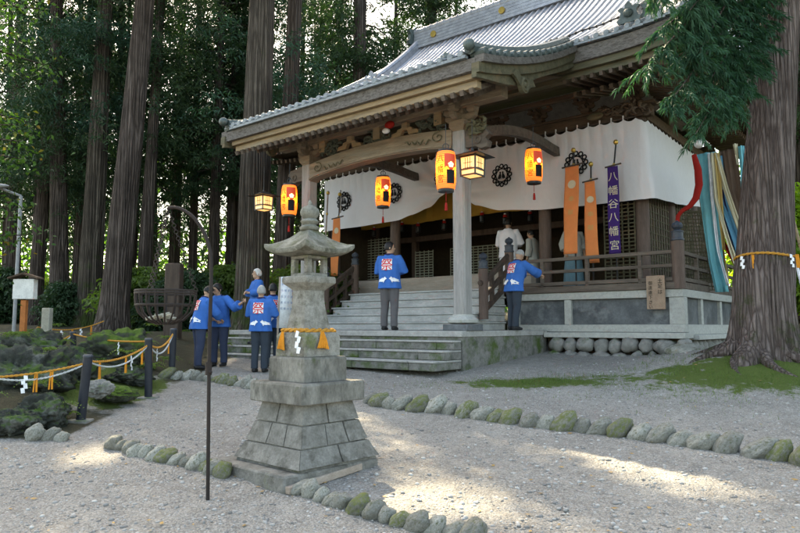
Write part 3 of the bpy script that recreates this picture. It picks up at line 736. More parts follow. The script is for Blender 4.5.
# ---- hall body
b=S()
WP=[-7.65,-5.25,-.5,1.87]
for s in WP: b.tube([(s,4.42,2.65),(s,4.42,6.7)],.15,16)
for t in (6.3,8.3,10.3): b.tube([(1.87,t,2.65),(1.87,t,6.7)],.15,14); b.tube([(-7.65,t,2.65),(-7.65,t,6.7)],.15,14)
b.each('hall_pillar','post_wood',sh)
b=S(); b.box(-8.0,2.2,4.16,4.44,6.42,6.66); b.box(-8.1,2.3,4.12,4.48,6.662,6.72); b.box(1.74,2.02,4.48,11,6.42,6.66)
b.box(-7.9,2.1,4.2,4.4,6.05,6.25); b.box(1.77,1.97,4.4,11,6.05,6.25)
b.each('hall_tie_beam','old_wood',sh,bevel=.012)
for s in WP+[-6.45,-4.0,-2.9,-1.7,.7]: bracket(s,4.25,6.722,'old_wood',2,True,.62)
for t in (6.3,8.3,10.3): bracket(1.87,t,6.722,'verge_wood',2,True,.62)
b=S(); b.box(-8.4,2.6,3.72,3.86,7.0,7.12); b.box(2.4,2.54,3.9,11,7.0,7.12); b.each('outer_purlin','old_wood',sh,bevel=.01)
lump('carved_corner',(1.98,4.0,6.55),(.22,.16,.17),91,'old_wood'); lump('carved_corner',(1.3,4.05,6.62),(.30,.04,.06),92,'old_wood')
b=S(); b.tube([(.98,3.98,6.58),(.98,4.03,6.58)],.0,3)
b=S(); b.ell((1.0,4.02,6.56),(.20,.05,.09)); b.build('carved_knob','verge_wood',sh)
# curtain rail scallop holders
# back / side walls, floor, interior
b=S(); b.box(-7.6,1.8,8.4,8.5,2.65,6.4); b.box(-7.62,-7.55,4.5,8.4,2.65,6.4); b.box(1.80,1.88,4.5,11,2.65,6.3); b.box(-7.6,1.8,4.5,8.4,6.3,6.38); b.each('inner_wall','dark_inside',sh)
b=S(); b.box(-8.6,2.85,3.25,11.5,2.50,2.62); b.build('floor','rail_wood',sh)
b=S(); b.box(-7.4,-.72,4.05,4.33,2.64,3.10); b.build('threshold','sill_wood',sh,bevel=.01)
# side wall panels with vertical boards lattice
b=S()
for t0 in (4.5,6.5,8.5):
    b.box(1.885,1.92,t0,t0+1.6,2.66,4.9)
b.each('side_panel','post_wood',sh)
b=S()
for t0 in (4.5,6.5,8.5):
    for i in range(9): b.box(1.925,1.945,t0+.05+i*.18,t0+.08+i*.18,2.7,4.85)
    for j in range(14): b.box(1.921,1.935,t0,t0+1.6,2.75+j*.16,2.775+j*.16)
b.build('side_lattice','verge_wood',sh)
# front bay right (s -.5..1.87): lattice leaf, dark
b=S()
for j in range(22): b.box(1.0,1.72,4.36,4.38,2.7+j*.085,2.73+j*.085)
for i in range(6): b.box(1.0+i*.14,1.03+i*.14,4.34,4.36,2.68,4.55)
b.build('door_lattice','verge_wood',sh)
# interior lattice shutters (pale grid)
for (sa,sb,z0,z1,T) in ((-8.4,-6.6,3.3,4.62,5.8),(-6.2,-5.5,3.3,4.2,6.6),(-5.1,-3.2,3.3,4.25,7.0)):
    b=S(); n=int((sb-sa)/.16); m_=int((z1-z0)/.085)
    for i in range(n+1): b.box(sa+i*(sb-sa)/n-.012,sa+i*(sb-sa)/n+.012,T,T+.02,z0,z1)
    for j in range(m_+1): b.box(sa,sb,T-.012,T-.002,z0+j*.085-.014,z0+j*.085+.014)
    b.build('inner_lattice','lattice_white',sh)
b=S()
for s in (-6.5,-4.6,-3.0,-1.0): b.box(s-.09,s+.09,6.9,7.08,2.66,6.2)
b.box(-7.5,1.7,6.85,7.0,4.55,4.72)
b.each('inner_post','post_wood',sh)
b=S(); b.grid(60,6,lambda u,v:(-7.4+u*8.9,5.3+.04*math.sin(u*60)+.03*math.sin(u*143),4.86-v*-1.1+ -.02*math.sin(u*31))); b.build('yellow_drape','yellow_drape',sh,solid=.01)
# stairs (hall side)
st=S()
for i in range(5):
    z1=1.68+.194*(i+1); t0=1.60+.33*i
    st.box(-5.62,-.98,t0,3.24,z1-.194+.002,z1-.045); st.box(-5.66,-.94,t0-.03,3.235,z1-.043,z1)
st.build('stairs','stair_stone',sh,bevel=.008)
# stair rails with newels
def giboshi(mb,c,r=.085,h=.34):
    mb.lathe([(r*1.05,0),(r*1.15,.01),(r*1.15,.04),(r,.05),(r,h*.40),(r*1.1,h*.42),(r*1.1,h*.47),(r*.62,h*.53),(r*.55,h*.56),(r*.92,h*.66),(r*1.0,h*.76),(r*.8,h*.88),(r*.3,h*.96),(.008,h*1.02)],c,16)
for s0 in (-.85,-5.75):
    n_=S(); n_.lathe([(.105,1.70 if 0 else 0),(.105,1.10)],(s0,2.1,1.92),16); lo=n_.build('newel_post','post_wood',sh)
    n_=S(); giboshi(n_,(s0,2.1,3.022),.10,.36); n_.build('post_cap','cap_metal',lo)
    n_=S(); n_.lathe([(.105,0),(.105,.98)],(s0,3.25,2.50),16); up=n_.build('newel_post','post_wood',sh)
    n_=S(); giboshi(n_,(s0,3.25,3.482),.10,.36); n_.build('post_cap','cap_metal',up)
    n_=S()
    for dz in (0,-.30,-.62): n_.bar((s0,2.12,2.72+dz),(s0,3.25,3.40+dz) ,.09,.09)
    n_.tube([(s0,1.95,2.70),(s0,2.1,2.74),(s0,3.2,3.42),(s0,3.3,3.44)],.055,10)
    for u in (.3,.65): n_.box(s0-.04,s0+.04,2.12+1.13*u-.04,2.12+1.13*u+.04,2.08+.68*u,2.76+.68*u)
    n_.build('stair_rail','dark_wood',sh)
# veranda
b=S(); b.box(-.8,2.98,3.18,3.42,2.50,2.64); b.box(-9.3,-5.85,3.18,3.42,2.50,2.64); b.box(2.74,2.98,3.42,11,2.50,2.64); b.each('veranda_edge','rail_wood',sh,bevel=.01)
b=S(); b.box(-.9,3.0,3.22,3.45,2.34,2.497); b.box(2.77,3.0,3.45,11,2.34,2.497); b.box(-9.3,-5.8,3.22,3.45,2.34,2.497)
for s0,w in ((-.78,.16),(.50,.16),(2.72,.30)): b.box(s0,s0+w,3.24,3.42,1.80,2.338)
b.box(-.9,3.02,3.20,3.44,1.645,1.80)
for t in (4.6,6.2,7.8): b.box(2.80,2.97,t,t+.16,1.80,2.338)
b.box(2.76,3.02,3.44,11,1.60,1.80); b.box(2.80,2.97,3.42,3.44,1.8,2.338)
b.box(-9.3,-5.8,3.24,3.44,1.645,1.80)
b.each('granite_frame','granite',sh,bevel=.008)
b=S(); b.box(-.62,2.75,3.32,3.40,1.802,2.336); b.box(2.84,2.90,3.45,11,1.802,2.336); b.box(-9.2,-5.9,3.32,3.40,1.802,2.336); b.each('dark_panel','dark_panel',sh)
def railing(p0,p1,posts,nm='railing'):
    m=S(); p0=Vector(p0);p1=Vector(p1); d=(p1-p0)
    for z,w,h in ((3.24,.085,.075),(2.97,.07,.07),(2.70,.08,.08)): m.bar(p0+Vector((0,0,z)),p1+Vector((0,0,z)),w,h)
    for u in posts:
        q=p0+d*u; m.box(q.x-.04,q.x+.04,q.y-.04,q.y+.04,2.64,3.21)
    m.build(nm,'rail_wood',sh,bevel=.006)
railing((-.85,3.28,0),(2.92,3.28,0),(.22,.50,.80)); railing((2.92,3.30,0),(2.92,11,0),(.16,.33,.5,.66)); railing((-9.2,3.28,0),(-5.75,3.28,0),(.3,.65))
n_=S(); n_.lathe([(.12,0),(.12,.95)],(2.92,3.28,2.50),16); cp=n_.build('corner_post','post_wood',sh)
n_=S(); giboshi(n_,(2.92,3.28,3.452),.11,.40); n_.build('post_cap','cap_metal',cp)
# ---- stone platform with steps
pf=thing('stone_platform','mossy stone platform with three low steps in front of the porch','stone steps',(-3,-.5,1.0))
TL=-6.5; SRx=.25
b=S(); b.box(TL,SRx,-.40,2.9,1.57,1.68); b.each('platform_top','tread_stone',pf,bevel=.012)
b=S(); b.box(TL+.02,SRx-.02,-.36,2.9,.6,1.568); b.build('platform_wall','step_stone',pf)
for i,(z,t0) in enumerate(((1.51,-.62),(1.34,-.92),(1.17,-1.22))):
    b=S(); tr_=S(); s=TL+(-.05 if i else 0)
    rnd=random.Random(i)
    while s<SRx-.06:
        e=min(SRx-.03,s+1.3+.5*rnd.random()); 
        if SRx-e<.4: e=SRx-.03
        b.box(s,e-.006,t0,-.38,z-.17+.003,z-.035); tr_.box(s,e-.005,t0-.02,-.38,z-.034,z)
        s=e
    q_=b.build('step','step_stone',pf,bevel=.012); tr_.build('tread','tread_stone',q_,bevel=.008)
# ledge and rubble wall right of the platform
wl=thing('rubble_wall','low wall of rounded mossy boulders carrying a granite ledge under the veranda','stone wall',(1.6,2.7,1.0))
b=S(); b.box(SRx+.003,3.15,2.72,3.3,1.53,1.64); b.box(2.85,3.25,3.3,10,1.50,1.60); b.each('ledge','granite',wl,bevel=.01)
b=S(); b.box(SRx,3.0,2.95,3.25,.4,1.53); b.box(2.8,2.98,3.2,10,.4,1.50); b.build('wall_core','dark_inside',wl)
def rock(mb,c,r,seed,rough=.18,n=14,m=10):
    rings=[]; off=Vector((seed*3.7,seed*1.3,seed*7.1))
    for j in range(m+1):
        a=max(-PI/2+.05,min(PI/2-.05,-PI/2+PI*j/m)); rr=[]
        for k in range(n):
            d=Vector((math.cos(a)*math.cos(2*PI*k/n),math.cos(a)*math.sin(2*PI*k/n),math.sin(a)))
            f=1+rough*mnoise.noise(d*1.3+off)*1.6+rough*.5*mnoise.noise(d*3.1+off)
            rr.append((c[0]+d.x*r[0]*f,c[1]+d.y*r[1]*f,c[2]+d.z*r[2]*f))
        rings.append(rr)
    mb.loft(rings)
rnd=random.Random(12)
for row,(z,n_r,rr) in enumerate(((1.38,11,.16),(1.10,12,.15))):
    s=SRx+.1
    while s<3.1:
        w=rr*(.85+.5*rnd.random()); m=S(); rock(m,(s+w,2.80-row*.10+rnd.uniform(-.02,.02),z+rnd.uniform(-.02,.03)),(w*1.02,.17,rr*1.02),rnd.random()*50,.2); m.build('wall_boulder','wall_stone',wl,sm=60); s+=w*2
t=3.0
while t<8:
    w=.16+.1*rnd.random(); m=S(); rock(m,(3.02,t+w,1.36),(.16,w,.17),rnd.random()*50,.2); m.build('wall_boulder','wall_stone',wl,sm=60); t+=2*w
# ================================================================ CURTAIN
cu=thing('festival_curtain','long white shrine curtain with black dove crests, gathered up at the porch pillar','curtain',(-2.8,4.05,5.5))
BK=[(-7.8,4.70),(-6.97,4.72),(-4.86,4.76),(-4.3,4.86),(-3.83,5.02),(-3.4,5.28),(-3.1,5.42),(-2.75,5.20),(-2.31,4.90),(-1.57,4.68),(-.47,4.58),(1,4.54),(2.05,4.52)]
def interp(tab,x):
    for (a,p),(b_,q) in zip(tab[:-1],tab[1:]):
        if x<=b_: 
            u=(x-a)/(b_-a); u=u*u*(3-2*u)*.5+u*.5; return p+(q-p)*u
    return tab[-1][1]
def scal(x,p=.27,a=.075): 
    f=(x/p)%1; return -a*(math.sin(PI*f)**.7)
def cur(u,v):
    Ltot=9.85+3.9; x=u*Ltot
    if x<9.85: s=-7.8+x; t=4.04; zb=interp(BK,s); zt=6.36+.03*math.sin(s*1.7)
    else: s=2.13; t=4.04+(x-9.85); zb=4.52+.36*((x-9.85)/3.9)**1.2; zt=6.28-.10*(x-9.85)*0+ .02
    if 9.75<x<10.0:
        k=(x-9.75)/.25; ang=k*PI/2; s=1.95+.18*math.sin(ang); t=4.04+.15*(1-math.cos(ang))
    zt2=zt+scal(x)
    z=zt2+(zb-zt2)*v
    # folds radiating towards the gathered point
    g=math.exp(-((s+3.1)/1.5)**2) if x<9.85 else 0
    ang=math.atan2(z-5.42,(s+3.1)+1e-4); dist=math.hypot(s+3.1,z-5.42)
    fold=.05*g*math.sin(ang*13+ .8*math.sin(dist*2.1))*min(1,dist*1.6)
    wav=.030*math.sin(x*2.1+v*1.2)*v+.016*math.sin(x*5.3+2.4*v+math.sin(x))*v+.012*math.sin(x*.9+v*9)*(.3+.7*abs(math.sin(x*.7)))
    drp=.022*math.sin(PI*((x/.27)%1))*(1-v)**3+.035*math.sin((v*3.2+.55*math.cos((x-1.2)*.62))*3.1)*v*(1-v)*(.6+.4*mnoise.noise(Vector((x*.5,v*2,0))))+.02*mnoise.noise(Vector((x*1.6,v*3,4)))*v
    off=fold+wav+drp-.10*v*math.exp(-((x-8.5)/6)**2)
    if x<9.85: t-=off*smooth(10.2,9.2,x) if 0 else off*(1-smooth(9.2,9.8,x)*.8)
    else: s+=abs(off)
    return (s,t,z)
c_=S(); c_.grid(460,44,cur); cco=c_.build('cloth','white_cloth',cu,sm=60)
def crest(mb,c,ax,ay,Rr=.235):
    c=Vector(c);ax=Vector(ax);ay=Vector(ay)
    for i in range(12):
        a=2*PI*i/12; mb.torus(c+ax*math.cos(a)*Rr+ay*math.sin(a)*Rr,ax,ay,.049,.0175,12,5)
    mb.torus(c,ax,ay,Rr*.70,.014,26,5)
    # pair of facing doves shaped as the character for eight
    for sgn in (-1,1):
        pl=[(.012,.085),(.045,.10),(.06,.075),(.05,.05),(.085,-.01),(.11,-.085),(.07,-.075),(.055,-.095),(.035,-.06),(.02,-.09),(.012,-.02),(.025,.05)]
        mb.extr([(p[0]*sgn,p[1]) for p in pl],c,ax,ay,ax.cross(ay)*.012)
for s in (-6.94,-4.97,-3.28,-1.47,.50,2.75):
    if s==2.75: continue
    z=5.55 if s>-3.2 or s<-3.6 else 5.75
    m=S(); x=s+7.8; p=cur(x/13.75,(6.3-z)/(6.3-interp(BK,s))); crest(m,(s,p[1]-.035,z),(1,0,0),(0,0,1),.235); m.build('dove_crest','ink',cu,sm=60)
# curtain suspension ropes/tie
m=S(); m.tube([(-7.8+i*.27,4.02,6.37) for i in range(37)],.018,6); m.tube([(2.03,4.1+i*.3,6.31) for i in range(13)],.018,6)
m.build('hanging_cord','dark_wood',cu)
m=S()
for i in range(36): m.box(-7.8+i*.27-.012,-7.8+i*.27+.012,4.0,4.03,6.32,6.44)
m.build('curtain_tie','white_cloth',cu)
# white ball at the curtain end + red cord swag
rc=thing('red_swag','thick red cloth swag knotted beside the curtain end','swag',(2.55,5.8,4.2))
def rp(pxs,pys,S0): # helper: plane s=S0 through picture rows (real depth kept)
    r=ray(pxs,pys); q=CAM-W(0,0,0); k=(S0-q.dot(UX))/r.dot(UX); p=CAM+r*k; l=L(p); return (S0,l[1],p.z)
def tp_(px,py,T):
    r=ray(px,py); q=CAM-W(0,0,0); k=(T-q.dot(UY))/r.dot(UY); p=CAM+r*k; l=L(p); return (l[0],T,p.z)
pts=[tp_(x,y,4.35) for x,y in ((694,155),(698,170),(699,185),(696,198),(690,206),(682,211),(678,216),(677,226))]
m=S(); m.tube(pts,[(.05,.05),(.085,.05),(.09,.05),(.08,.05),(.06,.04),(.045,.04),(.05,.04),(.05,.03)],10); m.build('swag','cloth_red',rc,sm=60)
c=tp_(699,144,4.3); single(MB().ell(W(*c),(.10,.10,.09)),'white_ball','screen_box','small white globe lamp under the right eave beside the curtain end','lamp',W(*c),sm=60)
# ================================================================ STREAMERS (big hanging cloths)
stt=thing('cloth_streamers','bundle of aqua, gold, red and navy cloth streamers hanging beside the big cedar','streamers',(3.3,5.0,2.7))
def streamer(name,mat,pl,T,w0,w1):
    m=S(); pts=[Vector(tp_(x,y,T)) for x,y in pl]
    n=len(pts)
    def f(u,v):
        k=v*(n-1); i=min(n-2,int(k)); p=pts[i].lerp(pts[i+1],k-i); w=w0+(w1-w0)*v
        return (p.x+(u-.5)*w,p.y+.03*math.sin(u*9+v*3)+.02*math.sin(u*21),p.z)
    m.grid(14,16,f); m.build(name,mat,stt,sm=60,solid=.008)
T0=4.9
streamer('aqua_streamer','cloth_aqua',[(706,153),(708,190),(712,230),(716,262),(722,292)],T0,.42,.26)
streamer('gold_streamer','cloth_gold',[(715,153),(719,200),(722,230),(724,250)],T0-.03,.16,.07)
streamer('blue_streamer','cloth_blue',[(718,156),(722,200),(736,240),(748,280)],T0+.05,.16,.2)
streamer('cream_streamer','cloth_cream',[(716,154),(726,190),(742,235),(752,262)],T0-.02,.1,.10)
streamer('navy_streamer','cloth_navy',[(722,190),(728,220),(738,250)],T0+.08,.25,.3)
streamer('red_streamer','cloth_red',[(714,225),(722,240),(735,262),(748,285)],T0+.03,.05,.16)
streamer('purple_streamer','purple_cloth',[(712,222),(714,250),(718,275)],T0+.12,.14,.2)
streamer('gold_streamer','cloth_gold',[(718,230),(722,260),(724,280)],T0+.14,.1,.2)
streamer('brown_streamer','cloth_brown',[(728,150),(733,190),(742,230)],T0+.10,.35,.3)
streamer('cream_streamer','cloth_cream',[(735,144),(738,165)],T0+.05,.09,.03)
streamer('cream_streamer','cloth_cream',[(712,153),(716,200),(728,240),(738,270)],T0-.06,.07,.10)
streamer('white_streamer','white_ink',[(709,153),(712,200),(718,250),(728,285)],T0-.08,.05,.06)
streamer('aqua_streamer','cloth_aqua',[(741,146),(743,170),(744,195)],T0+.05,.12,.12)
# leaning lattice panel behind railing
lp=thing('lattice_screen','dark lattice screen leaning behind the veranda corner','screen',(2.6,5.2,2.64))
m=S(); a,b1,c1,d1=[Vector(tp_(x,y,5.3)) for x,y in ((680,212),(702,212),(686,290),(716,290))]
for i in range(10): u=i/9; m.bar(a.lerp(b1,u),c1.lerp(d1,u),.02)
for j in range(22): u=j/21; m.bar(a.lerp(c1,u),b1.lerp(d1,u),.02)
m.bar(a,c1,.05); m.bar(b1,d1,.05); m.bar(a,b1,.05); m.build('grid','verge_wood',lp)
# white slanted poles right of cedar
wp=thing('white_banner_pole','pale slanted bamboo poles leaning on the veranda behind the cedar','pole',tuple(at(795,300,13.6)),'W')
m=MB(); m.tube([at(784,215,13.6),at(803,290,13.2)],.03,8); m.build('pole','white_ink',wp); m=MB(); m.tube([at(792,215,13.5),at(812,290,13.2)],.03,8); m.build('pole','tan_wood',wp)
# ================================================================ BANNERS
def banner(name,px,ytop,ybot,ybar,yball,w,mat,txt,label,T=3.55,lean=0,slant=0,circle=None,wb=None):
    p=tp_(px,ybar,T); b0=tp_(px+slant,ybot,T); bl=tp_(px+lean,yball,T)
    r=thing(name,label,'banner',(p[0],T,2.64),group=None)
    m=S(); m.tube([(p[0]-lean*.0,T+.05,2.64),(p[0],T+.05,p[2]),(bl[0],T+.05,bl[2])],.018,8); m.build('pole','black_lacquer',r)
    m=S(); m.ell((bl[0],T+.05,bl[2]+.05),(.055,.055,.06)); m.ell((p[0]+.01,T+.03,p[2]+.03),(.035,.035,.04)); m.build('finial','gold',r,sm=60)
    m=S(); m.bar((p[0]-w*.75,T,p[2]-.01),(p[0]+w*.75,T,p[2]+.03),.03); m.build('crossbar','dark_wood',r)
    H=p[2]-b0[2]; dx=b0[0]-p[0]; w2=wb or w
    fn=lambda x,z:(p[0]+x*(1+(w2/w-1)*(-z/H))+dx*(-z/H),T-.03-.02*math.sin(z*4+x*6),p[2]+z)
    m=S(); m.grid(8,24,lambda u,v:fn((u-.5)*w,-.02-v*(H-.02))); bo=m.build('cloth',mat,r,sm=60,solid=.006)
    fn2=lambda x,z:(lambda q:(q[0],q[1]-.012,q[2]))(fn(x,z))
    if txt: 
        m=S(); st_=H*.93/len(txt); put_col(m,txt,w*.92,fn2,0,-.09,st_,.006); m.build('writing','cloth_cream',r,sm=0)
    if circle:
        m=S(); n=20; m.add([fn2(circle[1]*math.cos(2*PI*k/n),circle[0]+circle[1]*math.sin(2*PI*k/n)) for k in range(n)],[tuple(range(n))]); m.build('round_crest','cloth_cream',r,sm=0)
        m=S()
        for ch,z in (('奉',-.75),('献',-1.05)): put_text(m,ch,.13,fn2,0,0,z)
        m.build('faint_writing','cloth_gold',r,sm=0)
    return r
banner('orange_banner',572.5,165,254,166,152,.34,'orange_cloth',None,'wide orange banner with pale round crest, in front of a black curtain crest',3.5,0,-1.5,(-.42,.095),.33)
banner('orange_banner',590,182,263,181,166,.24,'orange_cloth',None,'narrow orange banner between the wide orange banner and the purple banner',3.62,0,3,(-.42,.075),.32)
banner('purple_banner',613,167,254,166,144,.24,'purple_cloth','八幡谷八幡宮','purple banner with a column of white characters by the curtain corner',3.58,2,2.5,None,.26)
m=S(); q=tp_(613,180,3.62); m.grid(4,6,lambda u,v:(q[0]-.19+u*.38,3.66,q[2]+.12-v*.42)); m.build('red_backing','cloth_red',bpy.data.objects['purple_banner'],solid=.004,sm=60) if False else None
banner('orange_banner',337.5,218,276,218,196,.30,'orange_cloth',None,'orange banner with a white crest at the far left end of the curtain',2.9,1,-2.5,(-.36,.085),.30)
pl=thing('halberd_pole','slim brown pole with a gold ball standing left of the orange banner','pole',tp_(326,262,2.9))
a=tp_(324,270,2.9); b1=tp_(328,193,2.9); m=S(); m.tube([a,b1],.022,8); m.build('shaft','stick_wood',pl); m=S(); m.ell(b1,(.05,.05,.06)); m.ell(tp_(327,214,2.9),(.035,.035,.05)); m.build('ball','gold',pl,sm=60)
pl=thing('white_blade_pole','pole with a tall white blade tip rising above the left orange banner','pole',tp_(338,262,3.0))
a=tp_(338,225,3.0); b1=tp_(340,213,3.0); c1=tp_(340.5,190,3.0); m=S(); m.tube([tp_(336,272,3.0),a],.018,8); m.build('shaft','dark_wood',pl); m=S(); m.bar(b1,c1,.07,.02); m.build('blade','white_ink',pl)
# wooden notice board on veranda
nb=thing('wooden_sign','unpainted wooden board with two columns of black brush writing, hung on the veranda edge','sign',(2.35,3.1,2.2))
a=tp_(646,276,3.13); c1=tp_(665,309,3.13); s0,s1=tp_(646.5,290,3.13)[0],tp_(665,290,3.13)[0]
m=S(); m.box(s0,s1,3.12,3.15,c1[2],a[2]); bo=m.build('board','board_wood',nb,bevel=.004)
cx=(s0+s1)/2; fn=lambda x,z:(x,3.114,z)
m=S(); put_col(m,'御遠慮下さい',.085,fn,cx-.10,a[2]-.10,.095,.002); put_col(m,'土足は',.10,fn,cx+.09,a[2]-.05,.11,.002); m.build('writing','ink',nb,sm=0)
# ================================================================ LANTERNS (paper)
def chochin(px,py0,py1,d,label,group='lit paper lanterns hanging round the porch'):
    top=at(px,py0,d); bot=at(px,py1,d); H=top.z-bot.z; Rr=H*.235
    r=thing('paper_lantern',label,'paper lantern',tuple(bot),'L',group)
    def rad(z): 
        u=z/H; return Rr*(1-.22*abs(2*u-1)**4)
    rings=[]; n=36
    prof=[]; K=36
    for i in range(K+1):
        z=H*(.06+.88*i/K); prof.append((rad(z)*(1+.030*(1 if i%2 else -1)),z))
    m=MB(); m.lathe(prof,n=24,cap=False); bo=m.build('paper_body','paper_lit',r,sm=50)
    m=MB(); m.ell((0,0,H*.55),(.045,.045,.06),10,6); m.build('bulb','bulb',bo,sm=60)
    m=MB(); m.lathe([(Rr*.80,0),(Rr*.80,H*.06),(Rr*.72,H*.065)],(0,0,0),20); m.lathe([(Rr*.72,-.005),(Rr*.80,0),(Rr*.80,H*.06),(Rr*.5,H*.075)],(0,0,H*.935),20); m.build('ring_cap','black_lacquer',r)
    m=MB(); m.tube([(0,0,H),(0,0,H+.45)],.006,5); m.torus((0,0,H+.06),(1,0,0),(0,0,1),.05,.008); m.build('hook','black_metal',r)
    m=MB(); m.tube([(0,0,0),(0,0,-.16)],.006,5); m.lathe([(.028,0),(.022,.10),(.012,.14)],(0,0,-.32),8); m.build('tassel','cloth_red',r)
    # paint wrapped on the paper; angle 0 faces the camera
    a0=math.atan2(-bot.x,bot.y)
    def wrap(x,z,e=.006):
        a=-PI/2-math.atan2(bot.x,bot.y)*0+x/Rr; rr=rad(z)+e; return (rr*math.cos(a),rr*math.sin(a),z)
    m=MB(); m.grid(16,8,lambda u,v:wrap(-Rr*.2+u*Rr*1.25,H*((.50+.06*math.sin(u*9))+v*(.36-.06*math.sin(u*9))),.005)); m.build('red_panel','lit_red',bo,sm=60)
    m=MB(); m.grid(10,8,lambda u,v:wrap(Rr*.02+u*Rr*.85,H*(.16+v*.32))); m.build('black_panel','ink',bo,sm=60)
    m=MB()
    for k in range(5):
        a=2*PI*k/5+PI/2; n_=8; cx=Rr*.45+math.cos(a)*Rr*.17; cz=H*.60+math.sin(a)*Rr*.17
        m.add([wrap(cx+math.cos(2*PI*j/n_)*Rr*.14,cz+math.sin(2*PI*j/n_)*Rr*.14,.009) for j in range(n_)],[tuple(range(n_))])
    m.build('flower_mark','paper_bright',bo,sm=0)
    m=MB(); put_col(m,'八幡宮',H*.21,lambda x,z:wrap(x,z,.008),-Rr*.62,H*.86,H*.235,.004,.8); m.build('writing','red_ink',bo,sm=0)
    return r
chochin(446,150,192,11.0,'largest lit paper lantern, hanging left of the main porch pillar')
chochin(383,176,208,14.0,'lit paper lantern hanging from the middle of the carved porch beam')
chochin(534,148,184,12.9,'lit paper lantern hanging before the curtain right of the main porch pillar')
chochin(289,184,217,13.9,'lit paper lantern at the left end of the porch, above the stone lantern')
def andon(px,py,d,wpx,label):
    c=at(px,py,d); k=wpx*d/657
    r=thing('metal_lantern',label,'hanging lantern',tuple(c),'L','black hanging lanterns with lit panes',rz=YAW)
    h=k*.26; a=k*.20; hh=k*.42
    m=MB(); m.loft([[(i*q,j*q,z) for i,j in ((-1,-1),(1,-1),(1,1),(-1,1))] for q,z in ((k*.36,hh*1.0),(k*.37,hh*1.03),(k*.20,hh*1.18),(k*.06,hh*1.32),(k*.03,hh*1.36))]); m.ell((0,0,hh*1.42),(k*.035,k*.035,k*.045)); m.build('canopy','black_metal',r)
    m=MB()
    for i in (-1,1):
        for j in (-1,1): m.bar((i*a*.92,j*a*.92,-.02),(i*a,j*a,hh),k*.035)
    for z,q in ((0,a*.95),(hh*.30,a*.96),(hh*.98,a)):
        for s_ in (-1,1): m.bar((-q,s_*q,z),(q,s_*q,z),k*.03); m.bar((s_*q,-q,z),(s_*q,q,z),k*.03)
    m.build('frame','black_metal',r)
    m=MB(); m.loft([[(i*q,j*q,z) for i,j in ((-1,-1),(1,-1),(1,1),(-1,1))] for q,z in ((a*.88,.0),(a*.94,hh*.97))]); pn=m.build('paper_panes','pane_lit',r)
    m=MB()
    if 1:
        for q in (.35,.62): m.box(-a*.6,a*.6,-a*.99,-a*.97,hh*q,hh*q+.008); m.box(a*.97,a*.99,-a*.6,a*.6,hh*q,hh*q+.008)
        for q in (-.3,0,.3): m.box(a*q-.004,a*q+.004,-a*.99,-a*.97,hh*.3,hh*.9); m.box(a*.97,a*.99,a*q-.004,a*q+.004,hh*.3,hh*.9)
    m.build('pane_bars','rust_iron',r)
    m=MB(); m.tube([(0,0,hh*1.4),(0,0,hh*1.4+.55)],.006,5); m.build('chain','black_metal',r)
andon(472.5,176,11.3,46,'black square hanging lantern with glowing panes right beside the main porch pillar')
andon(263.5,210,14.3,33,'small black square hanging lantern with glowing panes at the far left porch corner')
# small lanterns inside
rnd=random.Random(4)
for i,(px,py) in enumerate(((349,229),(374,229),(402,224),(418,225),(444,222),(482,214),(505,216),(530,213))):
    p=tp_(px,py,5.2); r=thing('small_lantern','tiny red and black lantern in the row below the yellow drape','small lantern',(p[0],p[1],p[2]),group='row of tiny lanterns inside the hall')
    m=S(); m.ell((p[0],p[1],p[2]),(.06,.06,.05)); m.build('red_top','cloth_red',r,sm=60); m=S(); m.ell((p[0],p[1],p[2]+.045),(.035,.035,.03)); m.build('white_top','white_ink',r,sm=60)
    m=S(); m.lathe([(.05,0),(.075,.03),(.075,.17),(.05,.2)],(p[0],p[1],p[2]-.24),10); m.build('black_body','black_lacquer',r)
# ================================================================ STONE LANTERN
lc=at(307.5,400,6.2); lz=lambda py:at(308,py,6.2).z
GL0=G(lc.x,lc.y)
sl=thing('stone_lantern','tall weathered granite lantern on a battered block base, hung with an orange rope','stone lantern',(lc.x,lc.y,0),'L',rz=YAW-R(3))
def sq(h,z,ch=.0,lift=None,n=6):
    """square ring with chamfered corners"""
    c=ch; P=[(-h+c,-h),(h-c,-h),(h,-h+c),(h,h-c),(h-c,h),(-h+c,h),(-h,h-c),(-h,-h+c)] if c>0 else [(-h,-h),(h,-h),(h,h),(-h,h)]
    return [(x,y,z) for x,y in P]
PX=6.2/657/1.414
zb0=GL0-.04; zb=at(299,470,5.6).z; ztop=lz(400)
hw=lambda z:(.43-.0)+(0)  
def half(z):
    u=(z-zb)/(ztop-zb); return .445-.155*u+.06*(1-u)**3*1.0-.03*(1-u)
m=MB(); m.loft([sq(half(zb+(ztop-zb)*i/8)-.02,zb+(ztop-zb)*i/8+(0 if i else -.02)) for i in range(9)]); core=m.build('base_core','lantern_dark',sl)
courses=[(0,.30),(.30,.66),(.66,1.0)]
rnd=random.Random(8)
m=MB()
